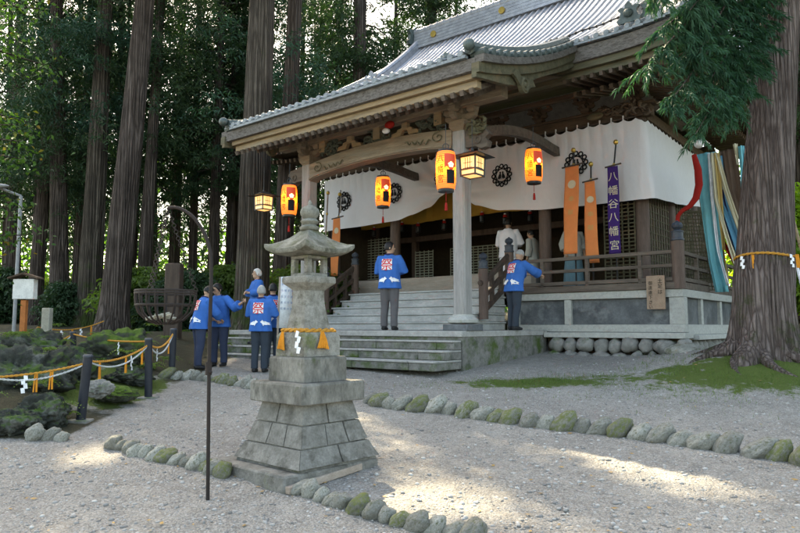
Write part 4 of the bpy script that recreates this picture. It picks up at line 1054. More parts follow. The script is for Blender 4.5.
for ci,(u0,u1) in enumerate(courses):
    splits={0:[0,.52,1],1:[0,.38,.70,1],2:[0,.45,1]}[ci]
    for face in range(4):
        ang=face*PI/2; ca,sa=math.cos(ang),math.sin(ang)
        for a,b1 in zip(splits[:-1],splits[1:]):
            K=4; pts=[]; jt=rnd.uniform(-.004,.008)
            for kk in range(K):
                ua=u0+(u1-u0)*kk/K; ub=u0+(u1-u0)*(kk+1)/K
                g=.006; z0=zb+(ztop-zb)*ua+(g if kk==0 else 0); z1=zb+(ztop-zb)*ub-(g if kk==K-1 else 0)
                h0,h1=half(z0),half(z1); ga=.006 if a>0 else 0; gb=.006 if b1<1 else 0
                def P(x,y,z): return (x*ca-y*sa,x*sa+y*ca,z)
                q=[]
                for (z,h) in ((z0,h0),(z1,h1)):
                    xa=-h+2*h*a+ga; xb=-h+2*h*b1-gb; h=h+jt
                    q+=[P(xa,-h,z),P(xb,-h,z),P(xa*(.9 if a==0 else 1),-h+.05,z),P(xb*(.9 if b1==1 else 1),-h+.05,z)]
                m.hexa(q)
bb=m.build('base_blocks','brick_stone',sl,sm=25)
lw=lambda px:px*PX*.5*1.0  # half side from the pixel width of the rotated square
m=MB(); m.loft([sq(lw(110),ztop+.003,.006),sq(lw(113),ztop+.012,.008),sq(lw(113),lz(382),.008),sq(lw(110),lz(380),.012)]); m.build('base_slab','lantern_dark',sl,sm=20)
m=MB(); m.loft([sq(lw(77),lz(380)+.003,.006),sq(lw(77),lz(358),.008),sq(lw(74),lz(356),.01)]); m.build('lower_block','lantern_dark',sl,sm=20)
m=MB(); m.loft([sq(lw(64),lz(356)+.003,.01),sq(lw(64),lz(337),.01),sq(lw(58),lz(332.5),.012),sq(lw(46),lz(331),.02)]); m.build('tassel_block','lantern_stone',sl,sm=20)
m=MB(); prof=[(50,331),(47,328),(43,320),(39,312),(36,304),(35,298),(35,291)]; m.loft([sq(lw(w),lz(y)+.002,.03) for w,y in prof]); m.build('flared_shaft','lantern_stone',sl,sm=25)
m=MB(); m.loft([sq(lw(w),lz(y)+.004,.012) for w,y in ((34,291),(38,289),(54,284),(55,283),(55,279),(53,277.5))]); m.build('middle_platform','lantern_stone',sl,sm=25)
# fire box with window openings
hb=lw(37); z0,z1=lz(277.5)+.006,lz(256.5)
m=MB()
for i in (-1,1):
    for j in (-1,1): m.box(min(i*hb,i*(hb-.055)),max(i*hb,i*(hb-.055)),min(j*hb,j*(hb-.055)),max(j*hb,j*(hb-.055)),z0+.03,z1-.03)
m.box(-hb,hb,-hb,hb,z0,z0+.03); m.box(-hb,hb,-hb,hb,z1-.03,z1)
m.build('fire_box','lantern_stone',sl,bevel=.005)
# roof with upturned corners
def ringroof(h,z,lift,n=8):
    r=[]
    for f in range(4):
        ang=f*PI/2; ca,sa=math.cos(ang),math.sin(ang)
        for i in range(n):
            x=-1+2*i/n; e=abs(x)**3*lift; hh=h*(1+.03*abs(x)**4); X,Y=x*hh,-hh
            r.append((X*ca-Y*sa,X*sa+Y*ca,z+e))
    return r
zt=lz(232); ze=lz(252)
m=MB(); rings=[ringroof(hb*1.05,z1+.004,.0),ringroof(lw(60),z1+.012,.004),ringroof(lw(84),ze-.028,.045),ringroof(lw(88),ze-.012,.055),ringroof(lw(88),ze+.014,.06),ringroof(lw(74),ze+.045,.03),ringroof(lw(56),ze+.085,.014),ringroof(lw(38),ze+.13,.005),ringroof(lw(24),zt-.01,0),ringroof(lw(19),zt+.01,0)]
m.loft(rings); m.build('lantern_roof','lantern_roof_stone',sl,sm=40)
u=6.2/657
m=MB(); z=zt+.012
pr=[(9,0),(10,.01),(10.5,.03),(7.5,.045),(6.5,.055),(8.5,.07),(9.5,.085),(8.3,.10),(6.5,.115),(7.5,.125),(9.3,.15),(9.8,.175),(9.0,.205),(6.5,.225),(3.2,.238),(2.0,.25),(2.3,.265),(1.2,.285),(.3,.295)]
m.lathe([(a*u,b1) for a,b1 in pr],(0,0,z),20); m.build('jewel','lantern_roof_stone',sl,sm=50)
# plinth
hp=.56; pz=zb-.003
m=MB(); m.box(-hp-.10,hp-.10,-hp-.06,hp-.08,GL0-.3,pz-.02); m.build('plinth','brick_stone',sl,bevel=.015)
# rope on lantern
m=MB(); zz=lz(331.5)+.01; h=lw(51); pts=[]
n=15
seq=[(-h,-h),(h,-h),(h,h),(-h,h),(-h,-h)]
path=[]
for a,b1 in zip(seq[:-1],seq[1:]):
    for i in range(n): u_=i/n; path.append(Vector((a[0]+(b1[0]-a[0])*u_,a[1]+(b1[1]-a[1])*u_,zz)))
path.append(path[0])
def twist_rope(mb,path,r,k=2.2):
    # two strands
    L_=0; acc=[0]
    for a,b1 in zip(path[:-1],path[1:]): L_+=(b1-a).length; acc.append(L_)
    N=max(8,int(L_/(r*1.1)))
    def sample(d):
        for i in range(len(acc)-1):
            if acc[i+1]>=d: return path[i].lerp(path[i+1],(d-acc[i])/max(1e-6,acc[i+1]-acc[i]))
        return path[-1]
    base=[sample(L_*i/N) for i in range(N+1)]
    for ph in (0,PI):
        pts=[]
        for i,p in enumerate(base):
            d=(base[min(N,i+1)]-base[max(0,i-1)]); d=d.normalized() if d.length else Vector((1,0,0)); x=d.cross(Vector((0,0,1))); 
            if x.length<1e-3: x=Vector((1,0,0))
            x.normalize(); y=x.cross(d); a=ph+i*.9*1.1; pts.append(p+(x*math.cos(a)+y*math.sin(a))*r*.5)
        mb.tube(pts,r*.62,6)
twist_rope(m,path,.022); ro_=m.build('straw_rope','rope',sl,sm=60)
def tassel_shape(mb,c,n,w,h,out=Vector((0,-1,0))):
    c=Vector(c); side=out.cross(Vector((0,0,1))).normalized()
    for i in range(n):
        a=(i/(n-1)-.5)
        mb.tube([c+side*a*w*.2,c+side*a*w*.6+out*.015+Vector((0,0,-h*.5)),c+side*a*w+out*(.02+.01*math.sin(i*2))+Vector((0,0,-h*(1-.08*abs(math.sin(i*3)))))],[.006,.009,.007],5)
def shide(mb,c,w,h,side,out):
    c=Vector(c); side=Vector(side); out=Vector(out); k=4
    for i in range(k):
        x=(w*.5 if i%2 else -w*.1); z0_=-h*i/k; z1_=-h*(i+1.25)/k
        p=[c+side*x*(.6)+Vector((0,0,z0_))+out*(.004*i),c+side*(x*.6+w*.55)+Vector((0,0,z0_-w*.12)),c+side*(x*.6+w*.45)+Vector((0,0,z1_-w*.05))+out*.01,c+side*(x*.6-w*.12)+Vector((0,0,z1_))+out*.01]
        mb.add(p,[(0,1,2,3)]); mb.add([q+out*.003 for q in p],[(0,1,2,3)])
hb2=lw(64)
m=MB(); tassel_shape(m,(-hb2*.45,-hb2-.012,zz-.01),16,.10,.17); m.build('tassel','tassel',sl,sm=60)
m=MB(); tassel_shape(m,(hb2+.012,-hb2*.12,zz-.01),16,.12,.16,Vector((1,0,0))); m.build('tassel','tassel',sl,sm=60)
m=MB(); shide(m,(hb2*.55,-hb2-.02,zz),.07,.19,(1,0,0),(0,-1,0)); m.build('zigzag_paper','paper',sl,sm=0)
m=MB(); shide(m,(-hb2-.02,hb2*.3,zz),.06,.13,(0,-1,0),(-1,0,0)); m.build('zigzag_paper','paper',sl,sm=0)
# wooden stick lying at the plinth
a=gp(287,495);b1=gp(360,470)
m=MB(); m.bar(a+Vector((0,0,.035)),b1+Vector((0,0,.035)),.06,.06)
single(m,'timber_batten','stick_wood','squared timber batten lying on the gravel along the stone lantern base','batten',tuple(a),bevel=.004)
# ================================================================ FIRE BASKET on crook pole
kp=gp(208,500); d0=kp.y
fb=thing('basket_crook','tall rusty iron crook pole standing in the gravel left of the stone lantern','pole',tuple(kp),'W')
pts=[kp+Vector((0,0,-.1))]+[at(x,y,d0) for x,y in ((208.5,420),(209.5,340),(211,290),(211,260),(208,243),(202,229),(193,217),(183,210),(175,207.5),(168,208))]
# smooth resample (Catmull-Rom)
def cr_(P,n=5):
    o=[]
    for i in range(len(P)-1):
        p0=P[max(0,i-1)];p1=P[i];p2=P[i+1];p3=P[min(len(P)-1,i+2)]
        for k in range(n):
            t=k/n; o.append(.5*((2*p1)+(p2-p0)*t+(2*p0-5*p1+4*p2-p3)*t*t+(3*p1-p0-3*p2+p3)*t**3))
    return o+[P[-1]]
m=MB(); q=cr_(pts); m.tube(q,[.0145]*len(q),10); m.build('crook','rust_iron',fb,sm=60)
m=MB(); m.tube([at(208.5,375,d0),at(208.6,362,d0)],.026,10); m.ell(at(210.5,372,d0-.02),(.015,.015,.015)); m.build('joint_sleeve','rust_iron',fb)
bk=thing('fire_basket','hanging black iron fire basket with vertical bars and rounded bottom','fire basket',tuple(at(166,300,d0)),'W')
bt=at(166,291,d0); bb_=at(166,325,d0); Rb=29*d0/657; tz=bt.z; hz=bt.z-bb_.z; midz=at(166,305,d0).z
m=MB()
for z,rr in ((tz,Rb),(tz-.02,Rb),(midz,Rb*.97)): m.torus((bt.x,d0,z),(1,0,0),(0,1,0),rr,.009,32,6)
n=20
for i in range(n):
    a=2*PI*i/n; c,s_=math.cos(a),math.sin(a)
    pf_=[(1,tz),(1,tz-(tz-midz)*.5),(.97,midz),(.88,midz-.06),(.62,midz-.12),(.3,bb_.z+.01)]
    m.tube([(bt.x+Rb*r_*c,d0+Rb*r_*s_,z) for r_,z in pf_],.0075,6)
m.torus((bt.x,d0,bb_.z+.01),(1,0,0),(0,1,0),Rb*.3,.01,16,6)
m.build('basket','rust_iron',bk,sm=60)
m=MB()
hk=at(168,208,d0)
for a in (.3,2.4,4.5):
    e=Vector((bt.x+Rb*math.cos(a),d0+Rb*math.sin(a),tz)); N=26
    for i in range(N):
        p=hk.lerp(e,(i+.5)/N); dd=(e-hk).normalized(); sd=dd.cross(Vector((0,1,0)) if i%2 else Vector((1,0,0))).normalized(); m.torus(p,dd,sd,.016,.0035,8,4)
m.build('chain','rust_iron',bk,sm=60)
m=MB(); rnd=random.Random(3)
for i in range(9):
    a=rnd.random()*6; rr=Rb*.4*rnd.random(); c=Vector((bt.x+rr*math.cos(a),d0+rr*math.sin(a),bb_.z+.05+.03*rnd.random())); dv=Vector((math.cos(a*3),math.sin(a*3),rnd.uniform(-.2,.3)))*.09
    m.tube([c-dv,c+dv],[.014,.012],6)
m.build('firewood','stake_wood',bk)
# ================================================================ RIVER STONE KERBS
proto={}
def river_proto(seed):
    m=MB(); rock(m,(0,0,0),(1,1,1),seed,.16,26,18); me=m.build('border_stone','river_stone',None,sm=60); col.objects.unlink(me); return me
RP=[river_proto(11+i*2.3) for i in range(7)]
for k in range(7):
    c=RP[k].copy(); c.data=RP[k].data.copy(); c.data.materials[0]=M['mossy_stone']; proto[(k,1)]=c; proto[(k,0)]=RP[k]
def stone_row(path,size,rowname,group,seed,mossp,szf=1.0,skip=None):
    rnd=random.Random(seed); P=[gp(*p) for p in path]
    acc=[0]
    for a,b1 in zip(P[:-1],P[1:]): acc.append(acc[-1]+(b1-a).length)
    d=0; i=0
    while d<acc[-1]:
        w=size*(.85+.4*rnd.random()); dd=d+w/2
        for j in range(len(acc)-1):
            if acc[j+1]>=dd: break
        p=P[j].lerp(P[j+1],min(1,(dd-acc[j])/(acc[j+1]-acc[j]))); dr_=(P[j+1]-P[j]).normalized()
        mo=1 if rnd.random()<mossp else 0
        src=proto[(rnd.randrange(7),mo)]; o=src.copy(); col.objects.link(o); o.name='border_stone'
        h=w*.70*(.8+.3*rnd.random())
        o.location=(p.x+rnd.uniform(-.015,.015),p.y+rnd.uniform(-.03,.03),G(p.x,p.y)+w*rnd.uniform(.12,.22))
        o.scale=(w*rnd.uniform(.60,.76),w*rnd.uniform(.40,.55),w*rnd.uniform(.36,.45))
        o.rotation_euler=(rnd.uniform(-.3,.3),-rnd.uniform(.55,1.0),math.atan2(dr_.y,dr_.x)+rnd.uniform(-.35,.35))
        tag(o,('green mossy rounded stone ' if mo else 'plain grey rounded river stone ')+rowname,'kerb stone',group+(' (mossy)' if mo else ' (grey)'))
        d+=w*.86; i+=1
stone_row([(366,402),(392,408),(432,411),(480,418),(530,426),(590,432),(650,440),(710,449),(760,456),(815,466)],.235,'in the kerb running right from behind the stone lantern','stones of the right hand kerb',21,.45)
stone_row([(158,376),(190,379),(222,383),(252,388)],.20,'in the kerb behind the iron pole near the men','stones of the far left kerb',22,.55)
stone_row([(108,446),(128,452),(150,457),(180,463),(205,470),(222,476)],.165,'in the low kerb left of the lantern plinth','stones of the near left kerb',23,.4)
stone_row([(30,438),(48,440),(62,441)],.17,'at the foot of the boulders on the far left','stones under the left boulders',24,.3)
stone_row([(292,490),(316,499),(345,508),(380,518),(410,527),(440,534),(470,540)],.16,'in the kerb running from the lantern to the bottom edge','stones of the front kerb',25,.35)
# ================================================================ BOULDERS and moss rocks
def boulder(px,py,wpx,hpx,d,label,mat='boulder',seed=1,name='boulder',dep=.8,ro_=.35):
    c=at(px,py,d); w=wpx*d/657/2; h=hpx*d/657; gz=G(c.x,c.y)
    bm=bmesh.new(); bmesh.ops.create_icosphere(bm,subdivisions=5,radius=1)
    off=Vector((seed*5.1,seed*2.2,seed))
    for v in bm.verts:
        n=v.co.normalized(); f=1+ro_*(mnoise.noise(n*1.1+off)*1.2+abs(mnoise.noise(n*2.3+off))*.9-.2-abs(mnoise.noise(n*4.3+off))*.7+mnoise.noise(n*9+off)*.25)
        f+=.05*mnoise.noise(n*19+off)+.03*mnoise.noise(n*37+off); v.co=Vector((n.x*w*f,n.y*w*dep*f,n.z*h*.62*f))
    me=bpy.data.meshes.new(name); bm.to_mesh(me); bm.free(); me.shade_smooth(); me.materials.append(M[mat])
    o=bpy.data.objects.new(name,me); o.location=(c.x,c.y+w*dep*.6,c.z-h*.10); col.objects.link(o); return tag(o,label,'rock')
boulder(2,376,110,58,8.6,'biggest dark mossy boulder at the left edge behind the rope',seed=1)
boulder(36,411,56,30,7.6,'dark rounded boulder in front of the leftmost fence post',seed=2)
boulder(8,424,50,24,7.3,'low dark boulder at the left edge of the gravel',seed=3)
boulder(62,366,50,34,9.6,'rough dark boulder just left behind the leftmost fence post',seed=4)
boulder(112,347,62,32,11.2,'broad mound rock covered in green moss left of the fire basket',mat='moss_rock',seed=5)
boulder(130,346,30,15,12.4,'smooth grey rock behind the mossy mound',mat='wall_stone',seed=6,ro_=.15)
boulder(125,376,46,16,10.2,'small dark rocks beside the middle fence post',seed=7)
boulder(112,394,46,13,9.0,'flat bright green mossy rock between the first and second posts',mat='moss_rock',seed=8,ro_=.2)
boulder(18,348,70,34,10.5,'rear dark boulder under the white sign box',seed=9)
boulder(98,388,26,15,8.6,'small pale lichen speckled rock right of the leftmost post',mat='wall_stone',seed=10)
boulder(690,351,40,15,12.0,'large pale rounded boulder at the foot of the veranda corner',mat='river_stone',seed=31,ro_=.12)
boulder(712,357,22,9,11.7,'small grey stone between the pale boulder and the cedar roots',mat='wall_stone',seed=33,ro_=.2)
# ================================================================ ROPE FENCE
posts=[((80,421),(88,357)),((148.6,398),(148.6,340)),((171.5,377),(173.5,330)),((74,356),(73,333))]
lab=['nearest dark round fence post beside the dark boulder','dark fence post standing at the edge of the bright moss','dark fence post right below the fire basket','farthest dark fence post behind the rocks']
PT=[]
for (bp_,tp__),l in zip(posts,lab):
    if l.startswith('far'): b0=at(74,357,12.6); b0.z-=.1
    else: b0=gp(*bp_)
    t0=at(tp__[0],tp__[1],b0.y); 
    r=thing('fence_post',l,'post',tuple(b0),'W'); m=MB(); m.tube([b0-Vector((0,0,.1)),t0],[.055,.055],14); m.build('post','fence_post',r)
    m=MB(); m.lathe([(.057,0),(.057,.02),(.045,.03)],tuple(t0),14); m.build('cap','cap_metal',r)
    if not l.startswith('far'): m=MB(); m.box(b0.x-.13,b0.x+.13,b0.y-.12,b0.y+.10,b0.z-.03,b0.z+.02); m.build('footing','wall_stone',r,bevel=.01)
    PT.append(t0)
def sag(a,b1,s,n=24): return [a.lerp(b1,i/n)-Vector((0,0,s*4*(i/n)*(1-i/n))) for i in range(n+1)]
def rope_thing(a,b1,s,label,r=.014,tass=(.25,.75),shi=(.5,),tl=.22,group='straw ropes of the fence'):
    P=sag(a,b1,s); th=thing('straw_rope',label,'rope',tuple(a),'W'); m=MB(); twist_rope(m,P,r); m.build('strand','rope',th,sm=60)
    d=(b1-a); d.z=0; d.normalize(); out=Vector((d.y,-d.x,0)); 
    if out.y>0: out=-out
    for u in tass:
        p=P[int(u*24)]; m=MB(); 
        for q in range(3): m.tube([p+d*.012*q,p+d*(.012*q+.01*math.sin(q*4))+Vector((0,0,-tl))],[.007,.009],5)
        m.build('hanging_strands','tassel',th,sm=60)
    for u in shi:
        p=P[int(u*24)]; m=MB(); shide(m,p,.07,tl*.9,d,out); m.build('zigzag_paper','paper',th,sm=0)
def wrope(a,b1,s,label):
    P=sag(a,b1,s); th=thing('white_rope',label,'rope',tuple(a),'W'); m=MB(); twist_rope(m,P,.012); m.build('strand','white_rope',th,sm=60)
dn=lambda p,z=.06:p-Vector((0,0,z))
Lf=at(-40,378,7.3)
rope_thing(dn(PT[0],.07),Lf,.05,'orange straw rope from the nearest post out to the left edge',tass=(.30,.42,.78),shi=(.14+.4,))
wrope(dn(PT[0],.07),at(-40,368,7.3),.17,'sagging white rope from the nearest post out to the left edge')
rope_thing(dn(PT[0],.05),dn(PT[1],.07),.08,'orange straw rope between the nearest and the middle post',tass=(.2,.62,.9),shi=(.68,))
wrope(dn(PT[0],.05),dn(PT[1],.07),.17,'sagging white rope between the nearest and the middle post')
rope_thing(dn(PT[1],.05),dn(PT[2],.05),.14,'orange straw rope from the middle post to the post under the fire basket',tass=(.15,.8),shi=(.35,))
wrope(dn(PT[1],.05),dn(PT[2],.05),.24,'sagging white rope from the middle post to the post under the fire basket')
rope_thing(dn(PT[3],.02),at(28,350,12.0),.05,'orange straw rope from the farthest post down to the left boulders',tass=(.3,),shi=(.6,))
wrope(dn(PT[3],.02),at(35,353,12.0),.1,'white rope from the farthest post down to the left boulders')
rope_thing(dn(PT[3],.02),dn(PT[1],.02),.05,'long orange straw rope from the farthest to the middle post',tass=(.4,),shi=(.7,))
rope_thing(at(38,327,15),at(104,321,16),.13,'orange straw rope hung between two tree trunks behind the rocks',tass=(.2,.5,.8),shi=(.35,.65))
rope_thing(at(18,336,14),at(38,327,15),.06,'short orange straw rope running from the sign post to a stake',tass=(.5,),shi=())
# ================================================================ SIGN BOX, LAMP, STAKES, small things at left
sb=thing('notice_box','white notice box with small gabled roof on a sunlit orange post at the left edge','sign',tuple(at(22,340,13)),'W')
a=at(12,299,13); b1=at(34,279,13)
m=MB(); m.box(a.x,b1.x,13,13.15,a.z,b1.z); m.build('box','screen_box',sb,bevel=.005)
m=MB(); m.extr([(-.30,0),(0,.09),(.30,0),(.30,.03),(0,.125),(-.30,.03)],((a.x+b1.x)/2,12.95,b1.z+.002),(1,0,0),(0,0,1),(0,.25,0)); m.build('gabled_roof','old_wood',sb)
m=MB(); c=at(22.5,300,13); m.box(c.x-.05,c.x+.05,13.03,13.12,G(c.x,13)-.1,c.z); m.build('post','sunlit_post',sb)  # warm sunlight painted into the colour of this wooden post
sk=thing('pale_stake','weathered pale wooden stake standing among the trees','stake',tuple(at(47,345,13.5)),'W'); m=MB(); a=at(47,308,13.5); m.box(a.x-.08,a.x+.08,13.45,13.6,G(a.x,13.5)-.2,a.z); m.build('stake','stake_wood',sk,bevel=.01)
sk=thing('brown_post','thick square brown timber post behind the fire basket','post',tuple(at(172,330,15)),'W'); m=MB(); a=at(165,263,15);b1=at(180,263,15); m.box(a.x,b1.x,15,15.3,G(a.x,15)-.2,a.z); m.build('post','brown_post_wood',sk,bevel=.02)
lp_=thing('street_lamp','thin grey lamp pole with a long arm at the left edge','street lamp',tuple(at(21,330,15)),'W')
a=at(21,196,15); m=MB(); m.tube([(a.x,15,G(a.x,15)),(a.x,15,a.z)],.04,10); m.build('pole','steel',lp_)
m=MB(); e=at(-6,186,14.6); m.tube([a,e],[.03,.03],8); m.build('arm','steel',lp_); m=MB(); m.ell(e,(.35,.12,.06)); m.build('lamp_head','steel',lp_,sm=60)
# low timber fence behind left (bench-like stack)
# notice poster near porch
ps=thing('notice_poster','tall white notice sheet with columns of blue writing behind the stone lantern','notice',tuple(at(283,335,12.6)),'W')
q0,q1,q2,q3=at(277,328,12.4),at(292,328,12.7),at(293,276,12.7),at(280,277,12.4)
m=MB(); m.add([q0,q1,q2,q3],[(0,1,2,3)]); m.build('sheet','notice',ps,solid=.02)
m=MB(); m.bar(q0-Vector((0,0,.65)),q3,.03); m.bar(q1-Vector((0,0,.65)),q2,.03); m.build('frame','stick_wood',ps)
m=MB(); ux=(q1-q0).normalized(); nrm=Vector((ux.y,-ux.x,0)); W_=(q1-q0).length; H_=q3.z-q0.z
fnp=lambda x,z:q0+ux*x+Vector((0,0,z))+nrm*.012+ (q3-q0-Vector((0,0,H_)))*(z/H_)
for i,c_t in enumerate(('奉納者御芳名','金壱万円也','八幡宮例祭','祭礼役員名')):
    put_col(m,c_t,.05,fnp,W_*(.84-.22*i),H_*.92,.115,0)
m.build('writing','blue_ink',ps,sm=0)
# ================================================================ TREES
def leafquad(mb,p,d,l,w,rnd):
    """narrow drooping spray: kinked diamond along d"""
    d=d.normalized(); s=d.cross(Vector((rnd.uniform(-1,1),rnd.uniform(-1,1),rnd.uniform(.2,1)))); 
    if s.length<1e-3: return
    s.normalize(); q=p+d*l; mid=p+d*l*.45; dr_=Vector((0,0,-l*.25))
    n=len(mb.v); mb.v+= [tuple(p),tuple(mid+s*w),tuple(q+dr_),tuple(mid-s*w)]; mb.f.append((n,n+1,n+2,n+3))
def crown_mesh(name,seed,H,Rm,nb,per,ll,lw_,mat,h0=0,shape='cedar',gaps=.3):
    """branches all round an axis, each carrying drooping sprays. H is the crown height, origin at crown base"""
    rnd=random.Random(seed); mb=MB()
    for b_ in range(nb):
        u=rnd.random()**.9; z=u*H; a=rnd.random()*2*PI
        if shape=='cedar': rr=Rm*(1-u)**.7*(.5+.6*rnd.random())+.25
        else: rr=Rm*math.sqrt(max(.05,1-(2*u-1)**2))*(.45+.6*rnd.random())
        if mnoise.noise(Vector((a*1.1,z*.5,seed)))<-gaps+(.0 if shape=='cedar' else 0): continue
        dirv=Vector((math.cos(a),math.sin(a),0)); droop=-.12-.3*rnd.random()
        nc=max(3,int(per*rr/Rm))
        for k in range(nc):
            f=.25+.75*(k+rnd.random())/nc
            c=Vector((0,0,z))+dirv*rr*f+Vector((0,0,droop*rr*f*f+ .12*rr*math.sin(f*3)))
            c+=Vector((rnd.gauss(0,.13),rnd.gauss(0,.13),rnd.gauss(0,.09)))*(.5+rr*.35)
            for j in range(7):
                dv=dirv*rnd.uniform(.1,1)+Vector((rnd.uniform(-.8,.8),rnd.uniform(-.8,.8),rnd.uniform(-.9,.25)))
                leafquad(mb,c+Vector((rnd.gauss(0,.07),rnd.gauss(0,.07),rnd.gauss(0,.06))),dv,ll*(.6+.8*rnd.random()),lw_*(.7+.6*rnd.random()),rnd)
    me=bpy.data.meshes.new(name); me.from_pydata(mb.v,[],mb.f); me.materials.append(M[mat]); return me
def branch_mesh(seed,H,Rm,n,mat):
    rnd=random.Random(seed); mb=MB(); mb.tube([(0,0,0),(0,0,H)],[.06,.02],5)
    for i in range(n):
        u=(i+rnd.random())/n; z=u*H; a=rnd.random()*6.28; rr=Rm*(1-u)**.7*.8+.2
        mb.tube([(0,0,z),(math.cos(a)*rr*.5,math.sin(a)*rr*.5,z+.05*rr),(math.cos(a)*rr,math.sin(a)*rr,z-.15*rr)],[.045,.03,.008],5)
    me=bpy.data.meshes.new('limbs'); me.from_pydata(mb.v,[],mb.f); me.shade_smooth(); me.materials.append(M[mat]); return me
CR=[crown_mesh('crown',40+i,15,2.7+.3*(i%3),430,22,.19,.019,('cedar_leaf','cedar_leaf_blue')[i%2],gaps=.02) for i in range(5)]
LB=[branch_mesh(70+i,15,2.6,40,'bark') for i in range(3)]
def trunk(base,top,r0,r1,mat,parent,flare=1.6,n=22,segs=26,rough=.06,seed=0,roots=0):
    base=Vector(base);top=Vector(top); rings=[]
    for i in range(segs+1):
        u=(i/segs)**1.7; p=base.lerp(top,u); z=(p-base).length
        fl=1+(flare-1)*math.exp(-z/.45); r=(r0+(r1-r0)*u)
        rr=[]
        for k in range(n):
            a=2*PI*k/n
            f=fl*(1+(.035*abs(math.sin(a*6+.5*math.sin(z*.9+seed)+seed+mnoise.noise(Vector((a,z*.6,seed)))))+.02*abs(math.sin(a*15+z*.4+seed)) if n>40 else 0)+rough*mnoise.noise(Vector((math.cos(a)*2.2+seed,math.sin(a)*2.2,z*.35)))+rough*.5*math.sin(a*7+seed+z*.15)+ (roots*math.exp(-z/.28)*max(0,math.sin(a*5+seed))))
            rr.append((p.x+math.cos(a)*r*f,p.y+math.sin(a)*r*f,p.z))
        rings.append(rr)
    m=MB(); m.loft(rings); return m.build('trunk',mat,parent,sm=60)
rnd=random.Random(99); ti=0; SHADE=[]
def cedar(pb,pt,wpx,d,label,group=None,crown0=6.5,mat='bark',H=23,flare=1.5,cs=1.0,seed=0,hasc=True):
    global ti; ti+=1
    b0=at(pb,325,d); t0=at(pt,0,d); g=G(b0.x,b0.y)
    sl_=(t0.x-b0.x)/(t0.z-b0.z); x0=b0.x-(b0.z-g)*sl_
    r0=wpx*d/657/2
    r=thing('cedar_tree',label,'tree',(x0,d,g-.1),'W',group)
    top=(x0+sl_*H,d+rnd.uniform(-.3,.3),g+H)
    trunk((x0,d,g-.15),top,r0*1.08,r0*.25,mat,r,flare,seed=ti*3.1,n=18 if d>25 else 90,segs=26 if d>25 else 60)
    if d<27.5 and hasc: SHADE.append((r,crown0+g,sl_)); return r
    if hasc:
        c=bpy.data.objects.new('crown',CR[ti%5]); col.objects.link(c); c.parent=r; c.location=(sl_*crown0,0,crown0); c.scale=(cs*(.9+.3*rnd.random()),)*2+((H+1-crown0)/15,); c.rotation_euler=(0,0,rnd.random()*6.28)
        c2=bpy.data.objects.new('limbs',LB[ti%3]); col.objects.link(c2); c2.parent=c
    return r
cedar(112,145,25,19.5,'straight brown cedar trunk leaning right, tallest clear trunk left of the fire basket',crown0=10.5,H=24)
cedar(88,107,21,24,'pale grey green cedar trunk left of the clear brown trunk',crown0=7.5,mat='bark_mossy')
cedar(60,58,17,25,'dark cedar trunk second from the left edge',crown0=5.5)
cedar(33,60,14,27,'slim pale cedar trunk nearest the left edge, behind the lamp pole',crown0=6)
cedar(141,160,13,25,'dark slender cedar trunk directly behind the clear brown trunk',crown0=7)
cedar(191,200,9,31,'thin pale cedar trunk above the left pair of men',crown0=6)
cedar(211,222,12,29,'light thin cedar trunk left of the thick mossy cedar',crown0=7)
cedar(250,262,31,17.2,'thick old cedar with mossy flaring foot behind the men in blue',crown0=11,mat='bark_mossy',flare=1.9,H=26)
cedar(280,295,19,21,'dark cedar trunk between the thick cedar and the porch',crown0=7,H=25)
cedar(330,341,11,32,'thin dark cedar trunk rising behind the porch roof',crown0=9)
cedar(395,396,8,36,'narrow dark cedar trunk just left of the roof ridge end',crown0=9)
cedar(312,322,10,38,'far narrow cedar right of the dark trunk above the roof',crown0=8)
cedar(172,182,12,34,'far cedar behind the brown timber post',crown0=5)
cedar(10,22,16,30,'far dark cedar at the very left edge',crown0=5)
cedar(128,150,9,30,'slim trunk glimpsed between the two dark trunks behind the fire basket',crown0=6)
cedar(75,92,10,29,'slim dark trunk between the pale grey green trunk and its left neighbour',crown0=5)
cedar(228,236,9,30,'slim trunk just left of the thick mossy cedar',crown0=6)
i=0
for d,pxs in ((30,(-40,45,120,232,360)),(36,(-60,0,78,150,205,252,300,420,500)),(42,(-30,100,225,345,450)),(48,(60,190,310,430,850,900)),(34,(820,870)),(24,(835,))):
    for px in pxs:
        p=px+rnd.uniform(-8,8); i+=1
        cedar(p,p+rnd.uniform(0,10),rnd.uniform(8,12)*30/d,d+rnd.uniform(-2,2),'distant cedar deep in the forest behind the grove','distant cedars in the forest',crown0=rnd.uniform(3.5,7.5),cs=1.15,H=rnd.uniform(20,27))
# far wood mass
def farwood():
    rn=random.Random(17); mb=MB()
    for i in range(34000):
        y=rn.uniform(52,66); x=rn.uniform(-.75,.45)*y if i%5 else rn.uniform(.5,.8)*y
        z=1.5+17*rn.random()**1.1
        if z>11 and mnoise.noise(Vector((x*.16,z*.14,0)))+mnoise.noise(Vector((x*.4,z*.35,4)))*.7<-.30+.025*z: continue
        leafquad(mb,Vector((x,y,z)),Vector((rn.uniform(-1,1),rn.uniform(-.6,.6),rn.uniform(-.8,.3))),rn.uniform(.5,1.1),rn.uniform(.10,.2),rn)
    me=bpy.data.meshes.new('distant_wood'); me.from_pydata(mb.v,[],mb.f); me.materials.append(M['far_lit_leaf']); me.materials.append(M['cedar_leaf'])
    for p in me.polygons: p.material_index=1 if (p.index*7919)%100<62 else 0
    o=bpy.data.objects.new('distant_wood',me); col.objects.link(o); tag(o,'far off dark green forest filling the gaps between the trunks','forest',kind='stuff')
farwood()
